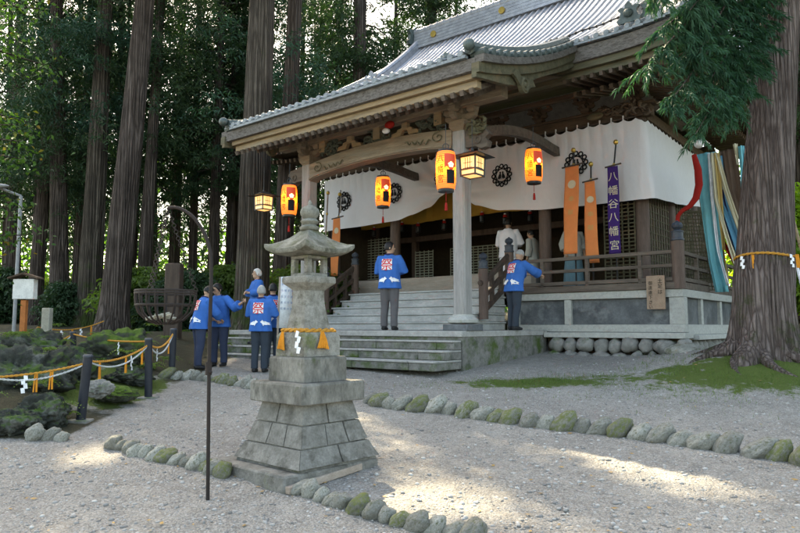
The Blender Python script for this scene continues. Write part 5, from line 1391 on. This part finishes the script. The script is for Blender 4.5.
# undergrowth shrubs, sunlight put into the colour of the bright kinds
SHR=[crown_mesh('foliage',200+i,1.9,1.25,190,16,.13,.034,m_,shape='round',gaps=.6) for i,m_ in enumerate(('sunlit_leaf','fern_leaf','sunlit_leaf','cedar_leaf'))]
stem=MB()
for i in range(7):
    a=i*.9; stem.tube([(0,0,-.2),(math.cos(a)*.25,math.sin(a)*.25,.7),(math.cos(a)*.6,math.sin(a)*.6,1.5)],[.03,.02,.008],5)
stm=bpy.data.meshes.new('stems'); stm.from_pydata(stem.v,[],stem.f); stm.materials.append(M['bark'])
def shrub(px,d,sc_,kind,label,group=None,dz=0):
    x=(px-400)/657*d; r=thing('forest_shrub',label,'shrub',(x,d,G(x,d)+dz),'W',group)
    c=bpy.data.objects.new('foliage',SHR[kind]); col.objects.link(c); c.parent=r; c.scale=(sc_,sc_,sc_*.9); c.rotation_euler=(0,0,rnd.random()*6)
    c=bpy.data.objects.new('stems',stm); col.objects.link(c); c.parent=r; c.scale=(sc_,)*3
for px,d in ((8,30),(30,34),(150,30),(175,28),(200,28),(225,26),(240,29),(300,26),(325,27),(130,33),(205,33),(265,34),(185,40),(230,42),(100,40),(15,36),(60,40)):
    shrub(px,d,1.0+.5*rnd.random(),rnd.choice((1,1,3,3)),'sunlit green shrub growing on the forest floor','sunlit undergrowth shrubs')
for px,d in ((66,24),(140,22),(165,21),(188,22),(300,18.5),(325,19)):
    shrub(px,d,.8+.4*rnd.random(),rnd.choice((1,3)),'dark green shrub in the shade at the edge of the grove','shaded undergrowth shrubs')
# maple boughs entering at the left
mp_=thing('maple_tree','broadleaf tree with green and some orange leaves reaching in at the left edge','tree',(-8.6,10.5,G(-8.6,10.5)-.1),'W')
trunk((-8.6,10.5,G(-8.6,10.5)-.2),(-8.0,10.8,9),.16,.05,'bark',mp_,1.4,n=12)
m=MB(); lf=MB(); rl=random.Random(61)
for i in range(22):
    z=2.2+rl.random()*5; a=rl.uniform(-.9,.9); l=1.1+1.2*rl.random(); p0=Vector((-8.4,10.6,z)); e=p0+Vector((math.cos(a)*l,math.sin(a)*l,rl.uniform(-.1,.8)))
    m.tube([p0,p0.lerp(e,.5)+Vector((0,0,.15)),e],[.04,.025,.006],6)
    for k in range(190):
        u=rl.random()**.6; c=p0.lerp(e,u)+Vector((rl.gauss(0,.22),rl.gauss(0,.22),rl.gauss(0,.13)))
        lf_d=Vector((rl.uniform(-1,1),rl.uniform(-1,1),rl.uniform(-.6,.2))); leafquad(lf,c,lf_d,.075+.04*rl.random(),.03,rl)
m.build('limbs','bark',mp_,sm=60); me=bpy.data.meshes.new('foliage'); me.from_pydata([tuple(Vector(v)-Vector(ORIG['maple_tree'])) for v in lf.v],[],lf.f); me.materials.append(M['maple_leaf']); o=bpy.data.objects.new('foliage',me); col.objects.link(o); o.parent=mp_
fern=MB(); rf_=random.Random(44)
for i in range(70):
    x=rf_.uniform(-7.2,-3.9); y=rf_.uniform(7.6,12.5)
    if i>50: x=rf_.uniform(-9,-3.9); y=rf_.uniform(13,17)
    z=G(x,y)+rf_.choice((.05,.25,.45))*(1 if y<11 else .4)
    for k in range(10):
        a=k*.63+rf_.random(); l=rf_.uniform(.12,.3)
        for q in range(9):
            u=(q+1)/9; p=Vector((x+math.cos(a)*l*u,y+math.sin(a)*l*u,z+l*.8*u-l*.9*u*u))
            for sg in (-1,1): leafquad(fern,p,Vector((math.cos(a)*.4-sg*math.sin(a),math.sin(a)*.4+sg*math.cos(a),-.1)),.055*(1.1-u*.7),.010,rf_)
me=bpy.data.meshes.new('ferns'); me.from_pydata(fern.v,[],fern.f); me.materials.append(M['fern_leaf']); o=bpy.data.objects.new('ferns',me); col.objects.link(o); tag(o,'small ferns and weeds sprouting between the dark boulders','ferns',kind='stuff')
# ---- big right cedar
D=10.9; gb_=at(762,353,D); 
bc=thing('old_cedar','huge ridged cedar with spreading roots at the right edge, girdled by an orange rope','tree',(gb_.x,D,gb_.z),'W')
rings=[]; n=140
ctr=[(764,372,1.22),(764,353,1.10),(764,343,1.02),(764,333,.97),(764,320,.94),(764,300,.90),(764,280,.90),(766,240,.82),(768,180,.745),(774,90,.66),(780,0,.60),(790,-160,.52),(805,-420,.40)]
cp_=cr_([Vector((a,b1,c)) for a,b1,c in ctr],5)
for v in cp_:
    p=at(v.x,v.y,D); R_=v.z*.5; z=p.z-gb_.z; rr=[]
    for k in range(n):
        a=2*PI*k/n; tw=a+z*.06
        root=.34*math.exp(-max(0,z)/.16)*max(0,math.sin(tw*3.5+1.0))**2+.16*math.exp(-max(0,z)/.6)*math.sin(tw*5+1)
        f=1+root+.032*abs(math.sin(tw*9+.6*math.sin(z*1.1)+.5*mnoise.noise(Vector((a*2,z*.8,1)))))+.030*abs(math.sin(tw*19+z*.5+mnoise.noise(Vector((a*3,z*1.3,5)))))+.012*math.sin(tw*43+z)+.05*mnoise.noise(Vector((math.cos(a)*2,math.sin(a)*2,z*.5)))
        rr.append((p.x+math.cos(a)*R_*f,p.y+math.sin(a)*R_*f,p.z))
    rings.append(rr)
m=MB(); m.loft(rings); m.build('trunk','bark_near',bc,sm=60)
m=MB()
for a,l in ((3.3,1.0),(3.9,.85),(4.5,.8),(5.2,.9),(5.9,1.0),(2.9,.8),(6.4,.9)):
    pts=[]; R0=.40
    for i in range(9):
        u=i/8; r_=R0+l*u; aa=a+.25*math.sin(u*3+a); x=gb_.x+math.cos(aa)*r_; y=D+math.sin(aa)*r_; pts.append((x,y,G(x,y)+.13*(1-u)**2-.03))
    m.tube(pts,[.12*(1-i/8)**1.2+.012 for i in range(9)],10)
m.build('roots','bark_near',bc,sm=60)
# rope around it
rt=thing('sacred_rope','orange straw rope with white paper zigzags tied round the big cedar','rope',tuple(at(764,258,D)),'W')
c=at(765,257,D); m=MB(); path=[Vector((c.x+math.cos(a)*.455,c.y+math.sin(a)*.455,c.z+.03*math.sin(a*2))) for a in [i*2*PI/40 for i in range(41)]]; twist_rope(m,path,.022); m.build('strand','rope',rt,sm=60)
for px,mt in ((738,'s'),(773,'s'),(743,'t'),(780,'t')):
    a=math.asin(max(-1,min(1,(at(px,258,D).x-c.x)/.47))); p=Vector((c.x+math.sin(a)*.49,c.y-math.cos(a)*.49,c.z)); m=MB()
    if mt=='s': shide(m,p,.09,.20,(math.cos(a),math.sin(a),0),(math.sin(a),-math.cos(a),0)); m.build('zigzag_paper','paper',rt,sm=0)
    else:
        for q in range(4): m.tube([p+Vector((.015*q,0,0)),p+Vector((.015*q+.01,-.01,-.22))],[.008,.01],5)
        m.build('hanging_strands','tassel',rt,sm=60)
# drooping cedar bough in front of the eave
rn=random.Random(71); lf=MB(); m=MB()
def bough(p0,p1,n,spread,ll=.12,w=.0095,dn_=.5):
    p0=Vector(p0);p1=Vector(p1); mid=p0.lerp(p1,.5)+Vector((0,0,.12)); m.tube([p0,mid,p1],[.03,.02,.006],6)
    for i in range(n):
        u=rn.random()**.7; c=(p0.lerp(mid,u*2) if u<.5 else mid.lerp(p1,u*2-1))
        a=rn.random()*6.28; tip=Vector((math.cos(a),math.sin(a)*.8,-rn.uniform(.2,1.6)*dn_)).normalized()*rn.uniform(.2,spread)
        pts=[c+tip*k+Vector((0,0,-dn_*.25*k*k)) for k in (0,.33,.66,1)]
        for q in range(48):
            k=rn.random(); i0=min(2,int(k*3)); pp=pts[i0].lerp(pts[i0+1],k*3-i0)
            dv=tip.normalized()+Vector((rn.uniform(-.8,.8),rn.uniform(-.8,.8),rn.uniform(-.9,.2)))
            leafquad(lf,pp,dv,ll*(.5+.7*rn.random()),w,rn)
B0=at(772,-60,10.6)
for (px0,py0,px1,py1,n_,sp,d1) in ((770,-60,650,-5,60,.42,9.3),(770,-40,660,30,90,.48,9.4),(770,-20,680,60,90,.5,9.5),(772,0,700,95,90,.5,9.6),(772,30,715,115,60,.45,9.8),(770,-70,690,10,70,.5,9.2),(772,-30,725,70,60,.42,10.0),(772,10,735,120,50,.38,10.2),(776,5,700,12,26,.3,10.3),(770,-50,642,70,70,.45,9.2),(772,-20,668,105,60,.42,9.4),(772,20,695,135,45,.36,9.7),(770,-60,700,50,70,.5,9.4),(772,-90,720,-10,60,.5,9.8)):
    bough(at(px0,py0,10.6),at(px1,py1,d1),n_,sp)
m.build('limbs','bark_near',bc,sm=60)
me=bpy.data.meshes.new('foliage'); o0=Vector(ORIG[bc.name]); me.from_pydata([tuple(Vector(v)-o0) for v in lf.v],[],lf.f); me.materials.append(M['cedar_near']); o=bpy.data.objects.new('foliage',me); col.objects.link(o); o.parent=bc
# far right foliage, its sunlit look put into the leaf colour
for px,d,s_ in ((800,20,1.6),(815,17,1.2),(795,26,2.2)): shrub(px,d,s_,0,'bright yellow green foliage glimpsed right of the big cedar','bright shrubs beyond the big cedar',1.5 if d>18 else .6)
# ================================================================ PEOPLE
def arm_pts(sh_,el,wr): return [Vector(sh_),Vector(el),Vector(wr)]
def hand(mb,wr,dirv,palm_n,curl=.5,s=1.0):
    d=Vector(dirv).normalized(); n=Vector(palm_n); n=(n-d*n.dot(d)).normalized(); sd=d.cross(n)
    wr=Vector(wr); pc=wr+d*.05*s
    mb.tube([wr-d*.01,pc,wr+d*.09*s],[(.024*s,.017*s),(.040*s,.017*s),(.038*s,.015*s)],8)
    for i,(o_,l) in enumerate(((-.030,.062),(-.010,.074),(.010,.069),(.029,.054))):
        b0=wr+d*.088*s+sd*o_*s; p1=b0+(d*math.cos(curl*.5)+n*math.sin(curl*.5))*l*.5*s; p2=p1+(d*math.cos(curl*1.4)+n*math.sin(curl*1.4))*l*.5*s
        mb.tube([b0-d*.02,b0,p1,p2],[.010*s,.010*s,.009*s,.008*s],6)
    t0=wr+d*.03*s-sd*.034*s; mb.tube([t0,t0+(d*.7-sd*.7)*.035*s,t0+(d*.9-sd*.35+n*.3)*.062*s],[.012*s,.011*s,.009*s],6)
def person(loc,head,h,label,coat='coat_blue',trous='trouser_navy',hair='hair_black',armL=None,armR=None,lean=0,feet=((-.11,0),(.11,0)),htx=0,hturn=0,robe=False,mark=True,bald=False,side=0):
    """built facing -Y (its back is +Y). armL/armR: (elbow, wrist) in the upright frame, scaled for 1.70 m"""
    k=h/1.70
    r=thing('person',label,'person',tuple(loc),'L',rz=head); r.scale=(k,k,k)
    def LEAN(p):
        p=Vector(p); 
        if p.z<.78: return p
        w=smooth(.78,1.05,p.z); a=lean*w; q=p-Vector((0,0,.92)); ca,sa=math.cos(a),math.sin(a)
        return Vector((q.x+side*w*max(0,q.z),q.y*ca-q.z*sa,q.y*sa+q.z*ca))+Vector((0,0,.92))
    HC=Vector((0,-.015,1.575))
    def HT(p):
        q=Vector(p)-HC; c,s_=math.cos(hturn),math.sin(hturn); q=Vector((q.x*c-q.y*s_,q.x*s_+q.y*c,q.z)); c,s_=math.cos(htx),math.sin(htx); q=Vector((q.x,q.y*c-q.z*s_,q.y*s_+q.z*c)); return LEAN(q+HC)
    armL=armL or ((-.27,.02,1.12),(-.24,-.10,.88)); armR=armR or ((.27,.02,1.12),(.24,-.10,.88))
    A=[((-.18,0,1.385),)+tuple(armL),((.18,0,1.385),)+tuple(armR)]
    # body
    m=MB()
    m.ell((0,-.01,1.60),(.076,.094,.108),16,12); m.ell((0,-.035,1.535),(.058,.068,.065),12,8)
    m.tube([(0,-.10,1.60),(0,-.118,1.575),(0,-.108,1.565)],[.010,.016,.012],6)  # nose
    for sx in (-1,1): m.ell((sx*.078,.0,1.585),(.012,.022,.032),8,6)
    m.ell((0,-.095,1.535),(.026,.014,.010),8,5)
    head_v=[tuple(HT(v)) for v in m.v]; m.v=head_v
    b_=MB(); b_.tube([(0,.01,1.36),(0,.0,1.45),(0,-.012,1.54)],[.075,.055,.052],12)
    def ring(z,a,bb,cy=0,n=16): return [(a*math.cos(2*PI*q/n),cy+bb*math.sin(2*PI*q/n),z) for q in range(n)]
    b_.loft([ring(.84,.155,.11),ring(1.0,.14,.10),ring(1.2,.16,.105),ring(1.34,.17,.095),ring(1.41,.10,.07)])
    for sx,a_ in zip((-1,1),A): b_.tube([a_[0],a_[1],a_[2]],[.052,.040,.027],10); dv=Vector(a_[2])-Vector(a_[1]); hand(b_,Vector(a_[2]),dv,Vector((-sx*1.0,-.2,-.3)))
    for (fx,fy),sx in zip(feet,(-1,1)):
        b_.tube([(sx*.09,0,.88),(sx*.095+(fx-sx*.095)*.5,fy*.5-.01,.48),(fx,fy,.09)],[.082,.056,.038],10); b_.tube([(fx,fy+.05,.05),(fx*1.05,fy-.14,.035)],[.040,.034],8)
    b_.v=[tuple(LEAN(v)) for v in b_.v]
    m.add(b_.v,b_.f); m.build('body','skin',r,remesh=.0085)
    # eyes/brows
    e=MB()
    for sx in (-1,1): e.ell((sx*.031,-.094,1.603),(.012,.008,.006),8,5); e.ell((sx*.031,-.098,1.622),(.018,.007,.004),8,4)
    e.v=[tuple(HT(v)) for v in e.v]; e.build('eyes','ink',r,sm=60)
    # hair: shell, higher at the brow
    hm=MB(); n=24; M_=12; rings=[]
    for j in range(M_+1):
        th=PI*.5*j/M_; rr=[]
        for q in range(n):
            a=2*PI*q/n; fr=max(0,-math.sin(a)) # front
            zmin=1.545+.115*smooth(.15,.8,fr)+(.02 if bald else 0); lo=math.asin(max(-1,min(1,(zmin-1.60)/.118)))
            t_=lo+(PI/2-.03-lo)*j/M_; rad_=1.0+(.0 if j else -.06)+.03*mnoise.noise(Vector((a*2,j*.6,h*9)))
            rr.append((.087*rad_*math.cos(t_)*math.cos(a),-.004+.105*rad_*math.cos(t_)*math.sin(a),1.60+.121*rad_*math.sin(t_)))
        rings.append(rr)
    hm.loft(rings); hm.v=[tuple(HT(v)) for v in hm.v]; hm.build('hair',hair,r,sm=60)
    # trousers or robe skirt
    t=MB()
    if robe:
        t.loft([ring(.06,.27,.21),ring(.5,.24,.18),ring(.92,.19,.14),ring(1.0,.17,.13)])
    else:
        for (fx,fy),sx in zip(feet,(-1,1)):
            t.tube([(sx*.085,0,.93),(sx*.09,-.005,.80),(sx*.095+(fx-sx*.095)*.5,fy*.5-.02,.47),(fx,fy*.9,.25),(fx,fy,.075)],[(.105,.115),(.105,.11),(.080,.082),(.070,.072),(.068,.074)],14)
        t.loft([ring(.80,.17,.125),ring(.90,.175,.125),ring(1.0,.165,.12)])
    t.v=[tuple(LEAN(v)) for v in t.v]; t.build('robe_skirt' if robe else 'trousers',trous,r,remesh=.013)
    s_=MB()
    for (fx,fy) in feet: s_.tube([(fx,fy+.075,.045),(fx,fy+.02,.055),(fx*1.04,fy-.09,.042),(fx*1.06,fy-.17,.03)],[(.036,.044),(.046,.05),(.046,.040),(.030,.026)],10)
    s_.build('shoes','shoe',r,remesh=.01)
    # coat
    HEM=.80
    RG=[(HEM,.235,.170,.005),(.88,.222,.160,.005),(1.0,.208,.150,.0),(1.15,.212,.148,.0),(1.28,.220,.140,.005),(1.36,.205,.120,.01),(1.42,.135,.090,.015),(1.465,.078,.072,.012)]
    def cr2(z):
        for a_,b2 in zip(RG[:-1],RG[1:]):
            if z<=b2[0]: u_=(z-a_[0])/(b2[0]-a_[0]); return tuple(a_[i]+(b2[i]-a_[i])*u_ for i in range(4))
        return RG[-1]
    def crg(z,a_,bb,cy,n=24): return [((a_+.012*math.sin(q*5)*max(0,1.1-z)*3)*math.copysign(abs(math.cos(2*PI*q/n))**.85,math.cos(2*PI*q/n)),cy+(bb+.03*math.sin(q*2.4+z*5)*max(0,1.18-z)+.004*math.sin(z*38+q))*math.copysign(abs(math.sin(2*PI*q/n))**.85,math.sin(2*PI*q/n)),z) for q in range(n)]
    c=MB(); c.loft([crg(*q) for q in RG])
    for sx,a_ in zip((-1,1),A):
        e_=Vector(a_[1]);w_=Vector(a_[2]); mm=e_.lerp(w_,.62)
        c.tube([Vector((sx*.10,0,1.37)),Vector(a_[0]),Vector(a_[0]).lerp(e_,.5),e_,mm],[(.075,.075),(.082,.085),(.082,.088),(.088,.095),(.092,.105)],14)
    c.v=[tuple(LEAN(v)) for v in c.v]; co=c.build('happi_coat' if not robe else 'robe',coat,r,remesh=.012)
    if not robe:
        q=MB(); q.tube([LEAN((.078*math.cos(a),.012+.070*math.sin(a),1.452-.06*max(0,-math.sin(a)))) for a in [i*2*PI/16 for i in range(17)]],[(.016,.026)]*17,8,False); q.build('collar','cloth_navy',co,sm=60)
    if mark:
        def back(x,z,e=.016):
            _,a_,bb,cy=cr2(z); bb+=.0; xx=min(.98,abs(x)/a_); y=cy+bb*(1-xx**2.35)**(1/2.35)*1.0
            return LEAN((x,y+e,z))
        q=MB(); q.grid(14,14,lambda u,v:back(-.105+.21*u,1.155+.21*v,.012)); q.build('white_patch','white_ink',co,sm=60)
        q=MB(); put_text(q,'祭',.25,lambda x,z:back(-x,z,.020),.010,0,1.26); q.build('festival_character','red_ink',co,sm=0)
        q=MB()
        bird=[(-.07,.03),(-.045,.055),(-.02,.03),(.0,.035),(.03,.02),(.075,.0),(.06,-.015),(.085,-.035),(.045,-.03),(.01,-.035),(-.015,-.03),(-.02,-.055),(-.035,-.03),(-.055,-.0),(-.085,.02)]
        for bx,fl in ((.085,1),(-.14,-1)): 
            n0=len(bird); q.add([back(bx+p[0]*fl*1.1,.965+p[1]*1.1,.016) for p in bird],[tuple(range(n0))])
        q.build('dove_print','white_ink',co,sm=0)
    return r
fold_L=((-.27,-.06,1.16),(-.06,-.22,1.17)); fold_R=((.27,-.06,1.16),(.06,-.22,1.15))
PIv=PI
def onplat(px,py_,d,z): x=(px-400)/657*d; return Vector((x,d,z))
person(onplat(389.5,329,12.95,1.682),PIv-R(20),1.74,'man in blue coat and grey trousers standing on the platform, looking right',trous='trouser_grey',hair='hair_black',armL=fold_L,armR=fold_R,hturn=-R(60)*1,feet=((-.10,.02),(.12,-.03)),lean=0)
person(onplat(514,331,13.3,1.682),PIv-R(58),1.66,'elderly man in blue coat leaning forward with his arms on the veranda rail',trous='trouser_dark',hair='hair_grey',bald=True,armL=((-.22,-.28,1.30),(-.16,-.54,1.30)),armR=((.26,-.26,1.30),(.22,-.55,1.34)),lean=R(14),feet=((-.10,.06),(.10,.0)),htx=R(18))
gz=lambda x,d:G(x,d)+.0
x=(200-400)/657*12.6; person(Vector((x,12.6,gz(x,12.6))),PIv-R(52),1.60,'man in blue coat, back half turned, left one of the pair behind the iron pole',trous='trouser_navy',armL=((-.22,-.22,1.18),(-.12,-.38,1.10)),armR=((.24,-.16,1.15),(.12,-.34,1.08)),lean=R(14),htx=R(20),feet=((-.12,.05),(.11,-.03)))
x=(220.5-400)/657*13.1; person(Vector((x,13.1,gz(x,13.1))),-R(12),1.64,'man in blue coat facing the camera and stretching one arm to the right',trous='trouser_navy',armR=((.40,-.10,1.22),(.60,-.16,1.33)),armL=((-.25,-.12,1.14),(-.10,-.25,1.05)),lean=R(12),htx=R(12),hturn=-R(25),mark=False)
x=(261-400)/657*12.3; person(Vector((x,12.3,gz(x,12.3))),PIv-R(8),1.60,'grey haired man in blue coat seen from behind with folded arms',trous='trouser_dark',hair='hair_grey',armL=fold_L,armR=fold_R,hturn=R(25),feet=((-.09,.0),(.10,.02)))
x=(273-400)/657*12.9; person(Vector((x,12.9,gz(x,12.9))),PIv+R(18),1.63,'black haired man in blue coat seen from behind, closest to the white notice',trous='trouser_dark',hair='hair_black',armL=fold_L,armR=fold_R,feet=((-.09,.0),(.10,.02)))
x=(257-400)/657*14.9; person(Vector((x,14.9,1.36)),-R(60),1.70,'white haired man in blue coat standing on the steps behind the other two',trous='trouser_dark',hair='hair_white',mark=False,armL=fold_L,armR=fold_R)
p=W(-1.72,4.75,2.62); person(p,PIv-R(30),1.95,'priest in white robes standing behind the curtain at the top of the stairs',coat='robe_white',trous='robe_white',robe=True,mark=False,armL=((-.26,-.08,1.14),(-.12,-.24,1.12)),armR=((.26,-.08,1.14),(.12,-.24,1.12)))
p=W(-1.05,4.9,2.62); person(p,PIv+R(50),1.62,'dark haired person in grey robes beside the stair rail inside the hall',coat='robe_grey',trous='robe_grey',robe=True,mark=False,lean=R(8))
p=W(.18,4.5,2.62); person(p,R(10),1.66,'person in grey robe and teal skirt partly hidden behind the wide orange banner',coat='robe_grey',trous='robe_teal',robe=True,mark=False)
# ================================================================ SUN, SKY, SHADE TREES
SUN=Vector((-.27,.62,.74)).normalized()
el=math.asin(SUN.z)
# dapples: gaps in the canopy, as ground ellipses (centre, radii)
def el_(px,py,wx,wy): 
    c=gp(px,py); e=gp(px+wx,py); f=gp(px,py-wy); return (c.x,c.y,abs(e.x-c.x),abs(f.y-c.y))
GAPS=[el_(425,500,78,20),el_(388,486,26,8),el_(655,470,52,15),el_(725,492,55,12),el_(86,457,42,15),el_(205,520,45,7),el_(612,462,34,11),el_(560,505,34,8),el_(120,390,38,10),el_(300,520,16,4),el_(520,470,14,4),el_(180,392,12,3)]
def gap(q):
    k=(q.z-.5)/SUN.z; h=q-SUN*k
    for _ in range(2): k=(q.z-G(h.x,h.y))/SUN.z; h=q-SUN*k
    for cx,cy,rx,ry in GAPS:
        n_=.75*mnoise.noise(Vector((h.x*2.4,h.y*3.2,7)))
        if ((h.x-cx)/rx)**2+((h.y-cy)/ry)**2<1.35+n_*2: return True
    # the roof stays in the sun
    for zz,ta,tb in ((6.5,-1.0,1.2),(7.5,1,3.2),(8.6,3,5),(10,4.5,6.6),(11.2,6,7.6)):
        k=(q.z-zz)/SUN.z; h=q-SUN*k; s,t=L(h)
        if k>0 and ta<t<tb and ((-7.0<s<3.6) if t>2.45 else (-5.3<s<1.05)) : return True
    return False
rq=random.Random(123)
def custom_crown(x,y,z0,Hc,Rm,nb,per=8,ll=.26,w=.06,lean=0,mat='cedar_leaf'):
    """crown around the axis (x,y) from height z0 (absolute) up; returns a mesh in world coordinates"""
    mb=MB()
    for b_ in range(nb):
        u=rq.random(); z=z0+u*Hc; a=rq.random()*6.283; rr=Rm*(1-u)**.5*(.35+.7*rq.random())+.3
        dv0=Vector((math.cos(a),math.sin(a),0)); cx=x+lean*(z-z0)
        for kq in range(per):
            f=.12+.88*(kq+rq.random())/per; c=Vector((cx,y,z))+dv0*rr*f+Vector((rq.gauss(0,.22),rq.gauss(0,.22),-.22*rr*f*f+rq.gauss(0,.14)))
            if c.z<1.75+.53*c.y and c.x<.55*c.y and mnoise.noise(c*.55)<-.07: continue
            if gap(c): continue
            for j in range(14): leafquad(mb,c+Vector((rq.gauss(0,.15),rq.gauss(0,.15),rq.gauss(0,.10))),Vector((rq.uniform(-1,1),rq.uniform(-1,1),rq.uniform(-.7,.2))),ll*rq.uniform(.7,1.3),w,rq)
    return mb,mat
def attach(r,mbm):
    mb,mat=mbm; o0=Vector(r.location); me=bpy.data.meshes.new('crown'); me.from_pydata([tuple(Vector(v)-o0) for v in mb.v],[],mb.f); me.materials.append(M[mat]); o=bpy.data.objects.new('crown',me); col.objects.link(o); o.parent=r
for r,z0,lean in SHADE:
    attach(r,custom_crown(r.location.x+lean*(z0-r.location.z),r.location.y,z0,23-z0,3.3,260,9,.19,.022,lean,rq.choice(('cedar_leaf','cedar_leaf_blue'))))
for i,(x,y) in enumerate(((1.2,28),(5.5,30),(10,26),(-1.8,25.5),(-17.5,20),(-7,29.5),(13,21),(14,14))):  # cedars added for shade over the forecourt, some of them out of view
    g=G(x,y); r=thing('cedar_tree','tall dense cedar added near the hall to shade the forecourt','tree',(x,y,g-.1),'W','cedars added for shade')
    trunk((x,y,g-.2),(x+.4,y+.3,g+25),.36,.1,'bark',r,1.5,n=14,segs=14)
    attach(r,custom_crown(x,y,g+6,18,3.6,300,10,.20,.030))
attach(bc,custom_crown(gb_.x+.6,D+.3,9.0,12,3.4,260,9,.24,.055,.03,'cedar_near'))
sd=bpy.data.lights.new('sun','SUN'); sd.energy=3.8; sd.angle=R(.53); sd.color=(1,.93,.82); so=bpy.data.objects.new('sun',sd); col.objects.link(so)
so.rotation_euler=(-SUN).to_track_quat('-Z','Y').to_euler(); so.location=SUN*60
wd=bpy.data.worlds.new('World'); sc.world=wd; wd.use_nodes=True; nt=wd.node_tree; bg=nt.nodes['Background']
sky=nt.nodes.new('ShaderNodeTexSky'); sky.sky_type='NISHITA'; sky.sun_disc=False; sky.sun_elevation=el; sky.sun_rotation=math.atan2(SUN.x,SUN.y); sky.dust_density=2.5; sky.air_density=1.0; sky.ozone_density=1.0
nt.links.new(sky.outputs[0],bg.inputs[0]); bg.inputs[1].default_value=.15
sc.view_settings.view_transform='Standard'; sc.view_settings.look='None'; sc.view_settings.gamma=1; sc.view_settings.use_curve_mapping=False
sc.view_settings.exposure=2.5
sc.view_settings.use_white_balance=True; sc.view_settings.white_balance_temperature=8500; sc.view_settings.white_balance_tint=5
for o in col.objects:
    if o.get('label') and not 4<=len(o['label'].split())<=16: print('LABEL',len(o['label'].split()),o['label'])
